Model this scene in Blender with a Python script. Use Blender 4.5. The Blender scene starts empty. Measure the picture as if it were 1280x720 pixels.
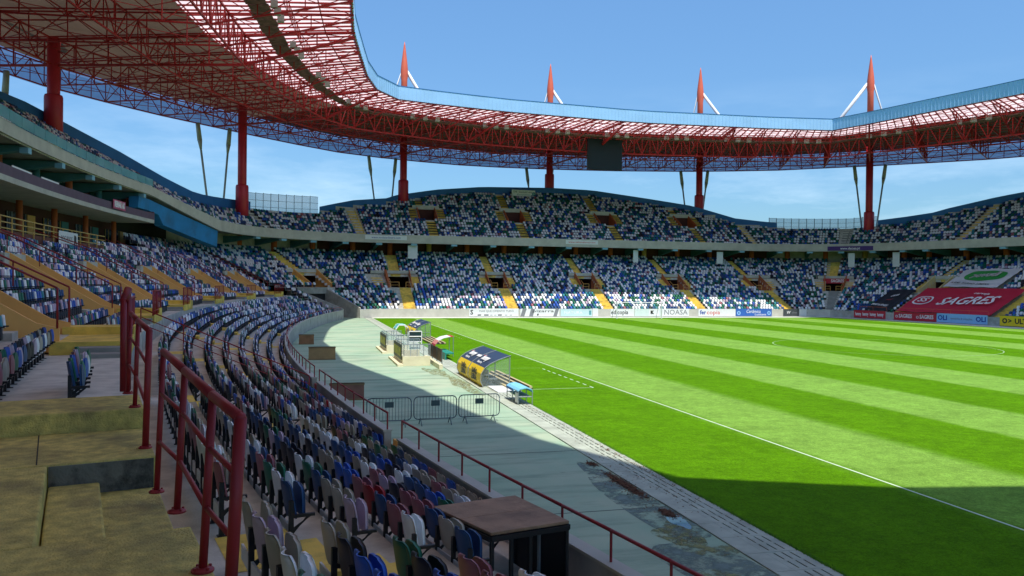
import bpy, math, random
import numpy as np
from mathutils import Vector, Matrix
R = math.radians
rnd = random.Random(7)
nrng = np.random.default_rng(11)
C = bpy.context.scene.collection
scene = bpy.context.scene

# ------------------------------------------------------------------ camera
EYE = Vector((0.0, 0.0, 5.3306))
YAW, PITCH, ROLL, FPX = 0.255273, -0.0071116, 0.0098795, 997.53
F_ = Vector((math.sin(YAW)*math.cos(PITCH), math.cos(YAW)*math.cos(PITCH), math.sin(PITCH)))
R_ = Vector((math.cos(YAW), -math.sin(YAW), 0)); U_ = R_.cross(F_)
RX = R_*math.cos(ROLL) + U_*math.sin(ROLL); UX = U_*math.cos(ROLL) - R_*math.sin(ROLL)
cam = bpy.data.cameras.new('camera'); camo = bpy.data.objects.new('camera', cam); C.objects.link(camo)
M = Matrix((RX, UX, -F_)).transposed().to_4x4(); M.translation = EYE
camo.matrix_world = M
cam.sensor_width = 36; cam.lens = 36*FPX/1280; cam.clip_start = 0.05; cam.clip_end = 6000
scene.camera = camo

# ------------------------------------------------------------------ sky, sun, exposure
SUN = Vector((1.7, -13.5, 31.7)).normalized()
el = math.asin(SUN.z); az = math.atan2(SUN.x, SUN.y)
w = bpy.data.worlds.new('World'); scene.world = w; w.use_nodes = True
nt = w.node_tree; nt.nodes.clear()
out = nt.nodes.new('ShaderNodeOutputWorld'); bg = nt.nodes.new('ShaderNodeBackground')
sky = nt.nodes.new('ShaderNodeTexSky'); sky.sky_type = 'NISHITA'; sky.sun_disc = False
sky.sun_elevation = el; sky.sun_rotation = az; sky.altitude = 50; sky.air_density = 1.0; sky.dust_density = 0.6; sky.ozone_density = 2.2
tc = nt.nodes.new('ShaderNodeTexCoord'); mp = nt.nodes.new('ShaderNodeMapping'); mp.inputs['Scale'].default_value = (1.0, 1.0, 4.5)
nz = nt.nodes.new('ShaderNodeTexNoise'); nz.inputs['Scale'].default_value = 3.2; nz.inputs['Detail'].default_value = 9; nz.inputs['Roughness'].default_value = 0.62
cr = nt.nodes.new('ShaderNodeValToRGB'); cr.color_ramp.elements[0].position = 0.53; cr.color_ramp.elements[1].position = 0.72
sx = nt.nodes.new('ShaderNodeSeparateXYZ')
hr = nt.nodes.new('ShaderNodeValToRGB')   # clouds sit low over the horizon
hr.color_ramp.elements[0].position = 0.0; hr.color_ramp.elements[0].color = (1, 1, 1, 1)
hr.color_ramp.elements[1].position = 0.24; hr.color_ramp.elements[1].color = (0, 0, 0, 1)
mu = nt.nodes.new('ShaderNodeMath'); mu.operation = 'MULTIPLY'
mu2 = nt.nodes.new('ShaderNodeMath'); mu2.operation = 'MULTIPLY'; mu2.inputs[1].default_value = 0.62
mx = nt.nodes.new('ShaderNodeMixRGB'); mx.inputs[2].default_value = (6.4, 5.9, 6.0, 1)
L = nt.links.new
L(tc.outputs['Generated'], mp.inputs[0]); L(mp.outputs[0], nz.inputs[0]); L(nz.outputs[0], cr.inputs[0])
L(tc.outputs['Generated'], sx.inputs[0]); L(sx.outputs[2], hr.inputs[0])
L(cr.outputs[0], mu.inputs[0]); L(hr.outputs[0], mu.inputs[1]); L(mu.outputs[0], mu2.inputs[0])
L(mu2.outputs[0], mx.inputs[0])
tint = nt.nodes.new('ShaderNodeMixRGB'); tint.blend_type = 'MULTIPLY'; tint.inputs[0].default_value = 1; tint.inputs[2].default_value = (0.64, 0.86, 0.98, 1)
hz = nt.nodes.new('ShaderNodeValToRGB'); hz.color_ramp.elements[0].color = (.44, .47, .51, 1); hz.color_ramp.elements[1].color = (1, 1, 1, 1); hz.color_ramp.elements[1].position = .55
hm = nt.nodes.new('ShaderNodeMixRGB'); hm.blend_type = 'MULTIPLY'; hm.inputs[0].default_value = 1; L(sx.outputs[2], hz.inputs[0]); L(sky.outputs[0], hm.inputs[1]); L(hz.outputs[0], hm.inputs[2])
L(hm.outputs[0], mx.inputs[1]); L(mx.outputs[0], tint.inputs[1]); L(tint.outputs[0], bg.inputs[0]); L(bg.outputs[0], out.inputs[0])
bg.inputs[1].default_value = 0.15
sun = bpy.data.lights.new('sun', 'SUN'); sun.energy = 3.3; sun.angle = R(0.5); sun.color = (1.0, 0.95, 0.87)
suno = bpy.data.objects.new('sun', sun); C.objects.link(suno)
suno.rotation_euler = (-SUN).to_track_quat('-Z', 'Y').to_euler(); suno.location = (20, -60, 120)
scene.view_settings.view_transform = 'Standard'; scene.view_settings.look = 'None'
scene.view_settings.exposure = 0.7; scene.view_settings.gamma = 1
scene.cycles.max_bounces = 10; scene.cycles.diffuse_bounces = 8; scene.cycles.transparent_max_bounces = 12
try:
    scene.cycles.use_denoising = True
except Exception:
    pass

# ------------------------------------------------------------------ materials
MATS = {}
def mat(name, col, rough=0.7, var=0.12, scale=2.0, bump=0.0, bscale=60.0, spec=0.4, stain=None, stain_scale=0.4, stain_amt=0.5, metal=0.0, objvar=0.0):
    """col base colour; var noise brightness variation; stain second colour in blotches"""
    if name in MATS: return MATS[name]
    m = bpy.data.materials.new(name); m.use_nodes = True; n = m.node_tree; b = n.nodes['Principled BSDF']
    b.inputs['Roughness'].default_value = rough; b.inputs['Metallic'].default_value = metal
    b.inputs['Specular IOR Level'].default_value = spec
    g = n.nodes.new('ShaderNodeNewGeometry')
    no = n.nodes.new('ShaderNodeTexNoise'); no.inputs['Scale'].default_value = scale; no.inputs['Detail'].default_value = 7
    n.links.new(g.outputs['Position'], no.inputs['Vector'])
    mr = n.nodes.new('ShaderNodeMapRange'); mr.inputs[1].default_value = 0.3; mr.inputs[2].default_value = 0.7
    mr.inputs[3].default_value = 1-var; mr.inputs[4].default_value = 1+var
    n.links.new(no.outputs[0], mr.inputs[0])
    ml = n.nodes.new('ShaderNodeVectorMath'); ml.operation = 'SCALE'; ml.inputs[0].default_value = col[:3]
    n.links.new(mr.outputs[0], ml.inputs['Scale'])
    last = ml.outputs[0]
    if stain:
        s2 = n.nodes.new('ShaderNodeTexNoise'); s2.inputs['Scale'].default_value = stain_scale; s2.inputs['Detail'].default_value = 8; s2.inputs['Roughness'].default_value = .65
        n.links.new(g.outputs['Position'], s2.inputs['Vector'])
        r2 = n.nodes.new('ShaderNodeValToRGB'); r2.color_ramp.elements[0].position = .47; r2.color_ramp.elements[1].position = .68
        n.links.new(s2.outputs[0], r2.inputs[0])
        ma = n.nodes.new('ShaderNodeMath'); ma.operation = 'MULTIPLY'; ma.inputs[1].default_value = stain_amt; n.links.new(r2.outputs[0], ma.inputs[0])
        mi = n.nodes.new('ShaderNodeMixRGB'); mi.inputs[2].default_value = (*stain, 1)
        n.links.new(ma.outputs[0], mi.inputs[0]); n.links.new(last, mi.inputs[1]); last = mi.outputs[0]
    if objvar:
        oi = n.nodes.new('ShaderNodeObjectInfo'); m3 = n.nodes.new('ShaderNodeMapRange'); m3.inputs[3].default_value = 1-objvar; m3.inputs[4].default_value = 1+objvar
        n.links.new(oi.outputs['Random'], m3.inputs[0])
        v3 = n.nodes.new('ShaderNodeVectorMath'); v3.operation = 'SCALE'; n.links.new(last, v3.inputs[0]); n.links.new(m3.outputs[0], v3.inputs['Scale']); last = v3.outputs[0]
    n.links.new(last, b.inputs['Base Color'])
    if bump:
        bn = n.nodes.new('ShaderNodeTexNoise'); bn.inputs['Scale'].default_value = bscale; bn.inputs['Detail'].default_value = 6
        n.links.new(g.outputs['Position'], bn.inputs['Vector'])
        bu = n.nodes.new('ShaderNodeBump'); bu.inputs['Strength'].default_value = bump; bu.inputs['Distance'].default_value = 0.02
        n.links.new(bn.outputs[0], bu.inputs['Height']); n.links.new(bu.outputs[0], b.inputs['Normal'])
    MATS[name] = m
    return m
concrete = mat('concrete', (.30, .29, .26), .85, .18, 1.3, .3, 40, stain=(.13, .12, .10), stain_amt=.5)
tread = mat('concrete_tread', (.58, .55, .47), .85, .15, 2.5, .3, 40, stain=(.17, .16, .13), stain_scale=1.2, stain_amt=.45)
pale = mat('pale_fascia_concrete', (.50, .49, .42), .8, .10, .8, stain=(.30, .29, .24), stain_scale=.6, stain_amt=.35)
wallc = mat('wall_concrete', (.40, .39, .35), .85, .15, 1.5, .2, 30, stain=(.2, .19, .16), stain_scale=.9, stain_amt=.5)
yellow = mat('yellow_painted_concrete', (.80, .56, .10), .75, .15, 2.0, .2, 50, stain=(.20, .15, .05), stain_scale=1.1, stain_amt=.6)
mossy = mat('worn_yellow_concrete', (.64, .52, .15), .85, .28, 9.0, 1.0, 55, stain=(.24, .19, .085), stain_scale=1.4, stain_amt=.75)
darkconc = mat('dark_blotched_concrete', (.16, .155, .13), .8, .3, 3, .5, 30, stain=(.02, .02, .018), stain_scale=4, stain_amt=.9)  # dark grey with near-black blotches
orange = mat('orange_painted_wall', (.88, .47, .14), .75, .08, .7, stain=(.6, .3, .1), stain_amt=.3)
rust = mat('brick_orange_column', (.52, .125, .035), .7, .12, 1)
rust2 = mat('terracotta_wall', (.50, .16, .06), .75, .1, 1)
cream = mat('cream_painted_wall', (.66, .55, .26), .75, .08, 1)
red = mat('red_painted_steel', (.29, .010, .016), .5, .15, 3, spec=.5, stain=(.2, .02, .015), stain_scale=5, stain_amt=.3)
redm = mat('red_mast_paint', (.50, .02, .04), .45, .08, 1, spec=.5)
redt = mat('roof_truss_red', (.40, .02, .022), .5, .1, .6)
redo = mat('mast_orange_red', (.70, .14, .07), .5, .06, 1)
white = mat('white_paint', (.80, .80, .78), .5, .04, 3)
blue = mat('rim_blue_paint', (.02, .15, .42), .55, .1, .5)
soffblue = mat('sloping_blue_soffit', (.02, .22, .48), .6, .12, .6, stain=(.03, .09, .13), stain_amt=.5)
teal = mat('teal_concrete_beam', (.06, .20, .22), .7, .15, .8)
tip = mat('pale_blue_beam_tip', (.22, .45, .55), .6, .05, 1)
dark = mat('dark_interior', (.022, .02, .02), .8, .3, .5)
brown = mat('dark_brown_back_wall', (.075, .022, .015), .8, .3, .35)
glassd = mat('dark_glazing', (.015, .035, .045), .12, .3, .5, spec=.6)
purple = mat('purple_brown_parapet', (.13, .085, .12), .7, .12, 1.4)
ochre = mat('ochre_rail_paint', (.55, .36, .10), .6, .1, 2)
steel = mat('galvanised_steel', (.33, .37, .38), .4, .1, 5, metal=.5)
steeld = mat('dark_galvanised_steel', (.13, .17, .18), .45, .1, 5, metal=.4)
cat = mat('catwalk_grating', (.20, .095, .10), .8, .45, 2.5, stain=(.05, .04, .035), stain_scale=2, stain_amt=.8)
black = mat('black_plastic', (.012, .012, .014), .5, .1, 6)
screenm = mat('screen_face', (.003, .012, .018), .6, .1, 1)
wood = mat('weathered_brown_board', (.31, .19, .11), .7, .25, 2.2, .4, 25, stain=(.10, .05, .03), stain_scale=2.5, stain_amt=.5)
crate = mat('tan_board', (.35, .22, .10), .75, .15, 3)
grey = mat('grey_paint', (.35, .37, .36), .6, .1, 3)
SEATC = {
 'white': (.80, .82, .82), 'beige': (.40, .355, .28), 'lilac': (.50, .38, .47), 'navy blue': (.014, .065, .19),
 'royal blue': (.02, .10, .46), 'dark green': (.008, .14, .075), 'dusty pink': (.33, .11, .13), 'black': (.014, .012, .022),
 'teal': (.02, .22, .26), 'red': (.38, .015, .02), 'yellow': (.6, .5, .06)}
seatm = {k: mat('seat_plastic_'+k.replace(' ', '_'), v, .48, .10, 5, spec=.35, objvar=.12) for k, v in SEATC.items()}
CN = list(SEATC)

def translucent(name, col, t=.5, transp=0.0, rough=.5, wave=0):
    m = bpy.data.materials.new(name); m.use_nodes = True; n = m.node_tree; n.nodes.clear()
    o = n.nodes.new('ShaderNodeOutputMaterial'); d = n.nodes.new('ShaderNodeBsdfDiffuse'); tr = n.nodes.new('ShaderNodeBsdfTranslucent')
    no = n.nodes.new('ShaderNodeTexNoise'); no.inputs['Scale'].default_value = .35; no.inputs['Detail'].default_value = 6
    g = n.nodes.new('ShaderNodeNewGeometry'); n.links.new(g.outputs['Position'], no.inputs[0])
    mr = n.nodes.new('ShaderNodeMapRange'); mr.inputs[1].default_value = .3; mr.inputs[2].default_value = .7; mr.inputs[3].default_value = .8; mr.inputs[4].default_value = 1.1
    n.links.new(no.outputs[0], mr.inputs[0])
    v = n.nodes.new('ShaderNodeVectorMath'); v.operation = 'SCALE'; v.inputs[0].default_value = col; n.links.new(mr.outputs[0], v.inputs['Scale'])
    n.links.new(v.outputs[0], d.inputs[0]); n.links.new(v.outputs[0], tr.inputs[0])
    mi = n.nodes.new('ShaderNodeMixShader'); mi.inputs[0].default_value = t
    n.links.new(d.outputs[0], mi.inputs[1]); n.links.new(tr.outputs[0], mi.inputs[2]); last = mi.outputs[0]
    if transp:
        tp = n.nodes.new('ShaderNodeBsdfTransparent'); m2 = n.nodes.new('ShaderNodeMixShader'); m2.inputs[0].default_value = transp
        n.links.new(last, m2.inputs[1]); n.links.new(tp.outputs[0], m2.inputs[2]); last = m2.outputs[0]
    n.links.new(last, o.inputs[0]); MATS[name] = m
    return m
poly = translucent('polycarbonate_roof_sheet', (.88, .68, .64), .76)
sheet = translucent('grey_brown_roof_sheet', (.27, .18, .135), .13)  # slight translucency added so more light reaches the shaded west stand
sheet_shaded = mat('shaded_brown_roof_sheet', (.11, .06, .045), .7, .2, .25)  # darker copy of the brown sheet, shade of the far roof painted in
bluewall = translucent('blue_polycarbonate_cladding', (.30, .48, .88), .62, .08)
inner_fascia = mat('blue_ribbed_fascia', (.33, .56, .82), .55, .06, .5)
glass = translucent('tinted_glass_balustrade', (.25, .60, .66), .3, .45)
mesh_glass = translucent('wire_glass_fence', (.35, .50, .60), .5, .66)

# ------------------------------------------------------------------ mesh building
class MB:
    def __init__(s): s.v = []; s.f = []; s.m = []
    def hexa(s, p, mi=0):
        """p: 8 points, bottom ring of 4 then top ring of 4"""
        o = len(s.v); s.v += [tuple(q) for q in p]
        for f in ((0, 3, 2, 1), (4, 5, 6, 7), (0, 1, 5, 4), (1, 2, 6, 5), (2, 3, 7, 6), (3, 0, 4, 7)):
            s.f.append(tuple(o+i for i in f)); s.m.append(mi)
    def box(s, x0, x1, y0, y1, z0, z1, mi=0):
        s.hexa([(x0, y0, z0), (x1, y0, z0), (x1, y1, z0), (x0, y1, z0), (x0, y0, z1), (x1, y0, z1), (x1, y1, z1), (x0, y1, z1)], mi)
    def quad(s, a, b, c, d, mi=0):
        o = len(s.v); s.v += [tuple(a), tuple(b), tuple(c), tuple(d)]; s.f.append((o, o+1, o+2, o+3)); s.m.append(mi)
    def poly(s, pts, mi=0):
        o = len(s.v); s.v += [tuple(a) for a in pts]; s.f.append(tuple(range(o, o+len(pts)))); s.m.append(mi)
    def tube(s, p, q, r, n=4, mi=0, r2=None, caps=True):
        p = Vector(p); q = Vector(q); d = (q-p)
        if d.length < 1e-6: return
        d.normalize(); a = d.cross(Vector((0, 0, 1)))
        if a.length < .05: a = d.cross(Vector((1, 0, 0)))
        a.normalize(); b = d.cross(a); o = len(s.v); r2 = r if r2 is None else r2
        for P, rr in ((p, r), (q, r2)):
            for i in range(n):
                t = 2*math.pi*(i+.5)/n; s.v.append(tuple(P + a*math.cos(t)*rr + b*math.sin(t)*rr))
        for i in range(n):
            j = (i+1) % n; s.f.append((o+i, o+j, o+n+j, o+n+i)); s.m.append(mi)
        if caps:
            s.f.append(tuple(o+i for i in range(n))[::-1]); s.m.append(mi); s.f.append(tuple(o+n+i for i in range(n))); s.m.append(mi)
    def path(s, pts, r, n=8, mi=0):
        for a, b in zip(pts[:-1], pts[1:]): s.tube(a, b, r, n, mi)
    def lathe(s, c, prof, n=20, mi=0):
        c = Vector(c); o = len(s.v)
        for r, z in prof:
            for i in range(n):
                t = 2*math.pi*i/n; s.v.append((c.x+r*math.cos(t), c.y+r*math.sin(t), z))
        for k in range(len(prof)-1):
            for i in range(n):
                j = (i+1) % n; s.f.append((o+k*n+i, o+k*n+j, o+(k+1)*n+j, o+(k+1)*n+i)); s.m.append(mi)
        s.f.append(tuple(o+i for i in range(n))[::-1]); s.m.append(mi)
        k = len(prof)-1; s.f.append(tuple(o+k*n+i for i in range(n))); s.m.append(mi)
    def build(s, name, mats, parent=None, smooth=False):
        me = bpy.data.meshes.new(name); me.from_pydata(s.v, [], s.f)
        if not isinstance(mats, (list, tuple)): mats = [mats]
        for m in mats: me.materials.append(m)
        if len(mats) > 1: me.polygons.foreach_set('material_index', s.m)
        if smooth: me.polygons.foreach_set('use_smooth', [True]*len(me.polygons))
        me.update()
        ob = bpy.data.objects.new(name, me); C.objects.link(ob)
        if parent: ob.parent = parent
        return ob
def tag(o, label=None, cat=None, group=None, kind=None):
    if label: o['label'] = label
    if cat: o['category'] = cat
    if group: o['group'] = group
    if kind: o['kind'] = kind
    return o
def empty(name, label, cat, group=None, loc=(0, 0, 0), rz=0.0):
    o = bpy.data.objects.new(name, None); C.objects.link(o); o.location = loc; o.rotation_euler = (0, 0, rz)
    o.empty_display_size = .2
    return tag(o, label, cat, group)
def text(string, size, origin, right, up, m, parent=None, name='lettering', align='CENTER', shear=0.0, depth=.004, spacing=1.0, bold=.0, width=None):
    cu = bpy.data.curves.new(name, 'FONT'); cu.body = string; cu.size = size; cu.align_x = align; cu.align_y = 'CENTER'
    cu.extrude = depth; cu.shear = shear; cu.space_character = spacing; cu.offset = bold; cu.resolution_u = 2
    ob = bpy.data.objects.new(name, cu); C.objects.link(ob)
    bpy.context.view_layer.update()
    me = bpy.data.meshes.new_from_object(ob.evaluated_get(bpy.context.evaluated_depsgraph_get()))
    bpy.data.objects.remove(ob); me.name = name; me.materials.clear(); me.materials.append(m)
    r = Vector(right).normalized(); u = Vector(up).normalized(); nn = r.cross(u)
    if width:
        xs = [v.co.x for v in me.vertices]; k = width/(max(xs)-min(xs)) if xs else 1
        for v in me.vertices: v.co.x *= k
    mt = Matrix((r, u, nn)).transposed().to_4x4(); mt.translation = Vector(origin)
    me.transform(mt)
    o = bpy.data.objects.new(name, me); C.objects.link(o)
    if parent: o.parent = parent
    return o

# ------------------------------------------------------------------ bowl curve: s along the pitch-side wall, d outwards
PW = math.radians(13.54); RR = 214.0
CW = (212.9, 60.9); CE = (-120.1, 60.9); PE = math.radians(14.4)
C1 = (14.09, 108.78); R1 = 9.5; C2 = (81.76, 112.58); R2 = 5.7; NY = 118.28
S1 = PW*RR; S2 = S1 + R1*(math.pi/2-PW); S3 = S2 + (C2[0]-C1[0]); S4 = S3 + R2*(math.pi/2-PE)
def P(s, d, z=0.0):
    if s < S1:
        a = s/RR; return Vector((CW[0]-(RR+d)*math.cos(a), CW[1]+(RR+d)*math.sin(a), z))
    if s < S2:
        a = PW + (s-S1)/R1; return Vector((C1[0]-(R1+d)*math.cos(a), C1[1]+(R1+d)*math.sin(a), z))
    if s < S3: return Vector((C1[0]+s-S2, NY+d, z))
    if s < S4:
        a = math.pi/2-(s-S3)/R2; return Vector((C2[0]+(R2+d)*math.cos(a), C2[1]+(R2+d)*math.sin(a), z))
    a = PE-(s-S4)/RR; return Vector((CE[0]+(RR+d)*math.cos(a), CE[1]+(RR+d)*math.sin(a), z))
def N(s):
    a = P(s, 0); b = P(s, 1); return (b-a).normalized()
def T(s):
    n = N(s); return Vector((n.y, -n.x, 0))   # direction of growing s
def SC(s, d):
    if s < S1 or s >= S4: return (RR+d)/RR
    if s < S2: return (R1+d)/R1
    if s < S3: return 1.0
    return (R2+d)/R2
def samples(s0, s1, far=3.0):
    out = [s0]; s = s0
    while s < s1-1e-6:
        st = (1.0 if (S1 <= s < S2 or S3 <= s < S4) else far)
        s = min(s1, s+st)
        for b in (S1, S2, S3, S4):
            if out[-1] < b < s: s = b
        out.append(s)
    return out
def bend(s):   # the pitch wall straightens a little towards the viewer
    t = [(-80, 1.25), (-66, 1.0), (-58, .68), (-50, .36), (-45, .25), (-38, .12), (-30, 0)]
    for (a, x), (b, y) in zip(t[:-1], t[1:]):
        if s <= b: return x+(y-x)*max(0, (s-a)/(b-a))
    return 0.0
def sweep(mb, prof, s0, s1, mi=0, far=3.0, closed=False, off=None):
    """prof: list of (d,z); swept along the bowl"""
    ss = samples(s0, s1, far); o = len(mb.v); n = len(prof)
    for s in ss:
        for d, z in prof: mb.v.append(tuple(P(s, d+(off(s) if off else 0), z)))
    for k in range(len(ss)-1):
        for i in range(n-1 if not closed else n):
            j = (i+1) % n
            mb.f.append((o+k*n+i, o+k*n+j, o+(k+1)*n+j, o+(k+1)*n+i)); mb.m.append(mi)
    if closed:
        mb.f.append(tuple(o+i for i in range(n))[::-1]); mb.m.append(mi)
        mb.f.append(tuple(o+(len(ss)-1)*n+i for i in range(n))); mb.m.append(mi)
def sbox(mb, s0, s1, d0, d1, z0, z1, mi=0, far=3.0, off=None):
    sweep(mb, [(d0, z0), (d1, z0), (d1, z1), (d0, z1)], s0, s1, mi, far, True, off)
def scut(s0, s1, holes):
    """split [s0,s1] by the holes"""
    segs = []; a = s0
    for h0, h1 in sorted(holes):
        if h1 <= a or h0 >= s1: continue
        if h0 > a: segs.append((a, h0))
        a = max(a, h1)
    if a < s1: segs.append((a, s1))
    return segs

# ------------------------------------------------------------------ tiers: rows, openings, stairs
WMOUTH = [-50.0, -34.0, -18.0, -2.0, 14.0, 30.0, 44.0]
NMOUTH = [56.75, 64.3, 80.3, 96.1, 112.5, 128.8, 135.1, 146.8, 163.0, 179.0]
WSTAIR = [-51.2, -39.7, -27.0, -15.0, -3.0, 9.0, 21.0, 33.0, 45.0]
UMOUTH = [70.2, 86.2, 103.8, 120.2, 163.5]
USTAIR = [-30, -14, 2, 18, 34, 46.5, 55.0, 61.4, 131.0, 135.4, 147.3, 179.0]
SEND = 190.0; SBEG = -78.0
def wrow(k): return (.47+.77*k, .36+.30*k)
def nrow(k): return (.47+.77*k, .50+.38*k)
def wup(j): return (9.6+.77*j, 3.7+.42*j)
def nup(j): return (9.6+.77*j, 4.6+.37*j)
TUN = (52.0, 56.3)
def hw(s, w, d=10): return w/SC(s, d)

def grandstand(label):
    return empty('grandstand', label, 'grandstand')
west = grandstand('curved concrete grandstand in the shade, nearest to the viewer, with balconies and orange vomitory walls')
north = grandstand('grandstand behind the far goal with two tiers under an arched blue rim')
east = grandstand('grandstand across the pitch with big banners laid over its seats')
def stand_of(s): return west if s < S1 else (north if s < 135.5 else east)
ZONES = [(SBEG, S1, west), (S1, 135.5, north), (135.5, SEND, east)]

# lower rows, west: each step of terrace is a part
for k in range(8):
    d, z = wrow(k); mb = MB()
    d0 = .15 if k == 0 else .57+.77*(k-1); zp = 0 if k == 0 else wrow(k-1)[1]
    d1 = 6.70 if k == 7 else .57+.77*k
    sweep(mb, [(d0, zp-.02), (d0, z), (d1, z)], SBEG, S1, far=2.0)
    mb.build('terrace_step', tread, west)
mb = MB()
for s0, s1 in scut(SBEG, S1, [(-49.8, -48.6)]):
    sweep(mb, [(6.65, 2.3), (6.65, 3.25), (8.93, 3.25)], s0, s1, far=2.0)
mb.build('cross_aisle_floor', tread, west)
mb = MB()
for j in range(15):
    d, z = wup(j); d0 = 8.93+.77*j; d1 = d0+.77; zp = 3.2 if j == 0 else wup(j-1)[1]
    smax = 14 if j > 8 else S1
    a0 = SBEG; 
    if j > 10: a0 = 31
    elif j > 8: a0 = 14
    holes = [(m-hw(m, 1.4), m+hw(m, 1.4)) for m in WMOUTH] if j < 5 else []
    for s0, s1 in scut(a0, S1, holes): sweep(mb, [(d0, zp-.02), (d0, z), (d1, z)], s0, s1, far=2.0)
mb.build('upper_terrace', tread, west)
# north and east lower tier
for za, zb, st in ZONES[1:]:
    mb = MB()
    for k in range(11):
        d, z = nrow(k); d0 = .15 if k == 0 else .57+.77*(k-1); d1 = .57+.77*k; zp = 0 if k == 0 else nrow(k-1)[1]
        if k == 10: d1 = 8.93
        for s0, s1 in scut(za, zb, [TUN] if k < 9 else []): sweep(mb, [(d0, zp-.02), (d0, z), (d1, z)], s0, s1)
    for j in range(15):
        d, z = nup(j); d0 = 8.93+.77*j; d1 = d0+.77; zp = nrow(10)[1] if j == 0 else nup(j-1)[1]
        holes = [(m-hw(m, 1.4), m+hw(m, 1.4)) for m in NMOUTH] if j < 5 else []
        for s0, s1 in scut(za, zb, holes): sweep(mb, [(d0, zp-.02), (d0, z), (d1, z)], s0, s1)
    mb.build('lower_terrace', tread, st)

# pitch-side wall
WGAPS = [(s-.65, s+.65) for s in (-39.7, -27.0)]
mb = MB()
for s0, s1 in scut(SBEG, S1+1.4, WGAPS): sbox(mb, s0, s1, -.05, .15, -.02, 1.2, far=1.5, off=bend)
mb.build('pitch_wall', wallc, west)
mb = MB()
for s0, s1 in scut(SBEG, S1+1.4, WGAPS): sbox(mb, s0-.01, s1+.01, -.08, .18, 1.201, 1.25, far=1.5, off=bend)
mb.build('wall_coping', pale, west)
mb = MB()
for s0, s1 in scut(TUN[1], 135.5, []): sbox(mb, s0, s1, -.05, .15, -.02, 1.25)
mb.build('pitch_wall', pale, north)
mb = MB(); sbox(mb, 135.5, SEND, -.05, .15, -.02, 1.2); mb.build('pitch_wall', wallc, east)
for s in (-39.7, -27.0):
    mb = MB(); sbox(mb, s-.6, s+.6, -.02, .06, .05, 1.0); g = mb.build('pitch_gate', orange if s != -27 else red, west)
# small rails on the wall
def rail_run(name, s0, s1, d, zb, h, parent, m=red, step=1.6, r=.028, rp=.022, bars=0, ends=True):
    mb = MB(); n = max(1, round((s1-s0)/step)); pts = [P(s0+(s1-s0)*i/n, d+(bend(s0+(s1-s0)*i/n) if d < 1 else 0)) for i in range(n+1)]
    for a, b in zip(pts[:-1], pts[1:]):
        mb.tube(a+Vector((0, 0, zb+h)), b+Vector((0, 0, zb+h)), r, 8)
        for q in range(bars): mb.tube(a+Vector((0, 0, zb+h*(q+1)/(bars+1))), b+Vector((0, 0, zb+h*(q+1)/(bars+1))), r*.6, 6)
    o = mb.build(name, m, parent, smooth=True)
    for p in pts:
        mb = MB(); mb.tube(p+Vector((0, 0, zb)), p+Vector((0, 0, zb+h)), rp, 6); mb.build('rail_post', m, o)
    return o
edges = [-66, -40.4, -39.0, -27.7, -26.3, -10, 6, 22, 38, S1]
for a, b in zip(edges[:-1], edges[1:]):
    if b-a < 2: continue
    rail_run('wall_railing', a, b, .05, 1.25, .46, west, step=1.45 if a < -20 else 4)

# tunnel at the corner under the seats
tp = MB(); zt = 4.1
for s, sg in ((TUN[0], -1), (TUN[1], 1)):
    pr = [(-.05, 0), (8.0, 0), (8.0, 4.35), (6.6, 4.05), (.15, 1.55), (-.05, 1.45)]
    o = len(tp.v)
    for ds in (0, .22*sg): 
        for d, z in pr: tp.v.append(tuple(P(s+ds, d, z)))
    n = 6; tp.f.append(tuple(range(o, o+n))); tp.f.append(tuple(range(o+n, o+2*n))[::-1])
    for i in range(n): tp.f.append((o+i, o+(i+1) % n, o+n+(i+1) % n, o+n+i))
    tp.m += [0]*(n+2)
tp.build('tunnel_side_wall', wallc, north)
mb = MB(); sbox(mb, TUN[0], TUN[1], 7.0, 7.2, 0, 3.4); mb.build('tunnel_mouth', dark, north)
mb = MB(); sbox(mb, TUN[0]-.1, TUN[1]+.1, 6.7, 7.25, 3.4, 4.32); mb.build('tunnel_lintel', concrete, north)

# vomitories
def side_wall(sc, s, sg, pr, th, m, par):
    mb = MB(); n = len(pr)
    for q in (s, s+sg*th):
        for d, z in pr: mb.v.append(tuple(P(q, d, z)))
    mb.f = [tuple(range(n)), tuple(range(n, 2*n))[::-1]]+[(i, (i+1) % n, n+(i+1) % n, n+i) for i in range(n)]; mb.m = [0]*(n+2)
    return mb.build('side_wall', m, par)
def vomitory(sc, up, zf, st, sidem, w=1.4):
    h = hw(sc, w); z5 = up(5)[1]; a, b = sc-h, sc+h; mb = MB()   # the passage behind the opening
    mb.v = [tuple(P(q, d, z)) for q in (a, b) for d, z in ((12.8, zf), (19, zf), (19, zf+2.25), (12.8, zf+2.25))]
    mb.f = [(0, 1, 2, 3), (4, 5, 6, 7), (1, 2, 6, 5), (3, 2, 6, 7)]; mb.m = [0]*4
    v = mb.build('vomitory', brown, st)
    for sg in (-1, 1):
        side_wall(sc, sc+sg*h, sg, [(8.4, zf-.3), (12.78, zf-.3), (12.78, z5+.75), (8.95, up(0)[1]+.4), (8.4, up(0)[1]+.25)], hw(sc, .16), sidem, v)
    mb = MB(); sbox(mb, sc-h, sc+h, 12.70, 12.90, zf+2.15, z5+.10, far=1); mb.build('head_wall', sidem, v)
    mb = MB(); sbox(mb, sc-h*1.75, sc+h*1.75, 12.60, 12.92, z5+.10, z5+.62, far=1); mb.build('lintel', pale, v)
    mb = MB(); sbox(mb, a, b, 8.4, 19, zf-.15, zf+.005, far=1); mb.build('passage_floor', tread, v)
    return v
for m in WMOUTH: vomitory(m, wup, 3.6, west, orange)
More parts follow.
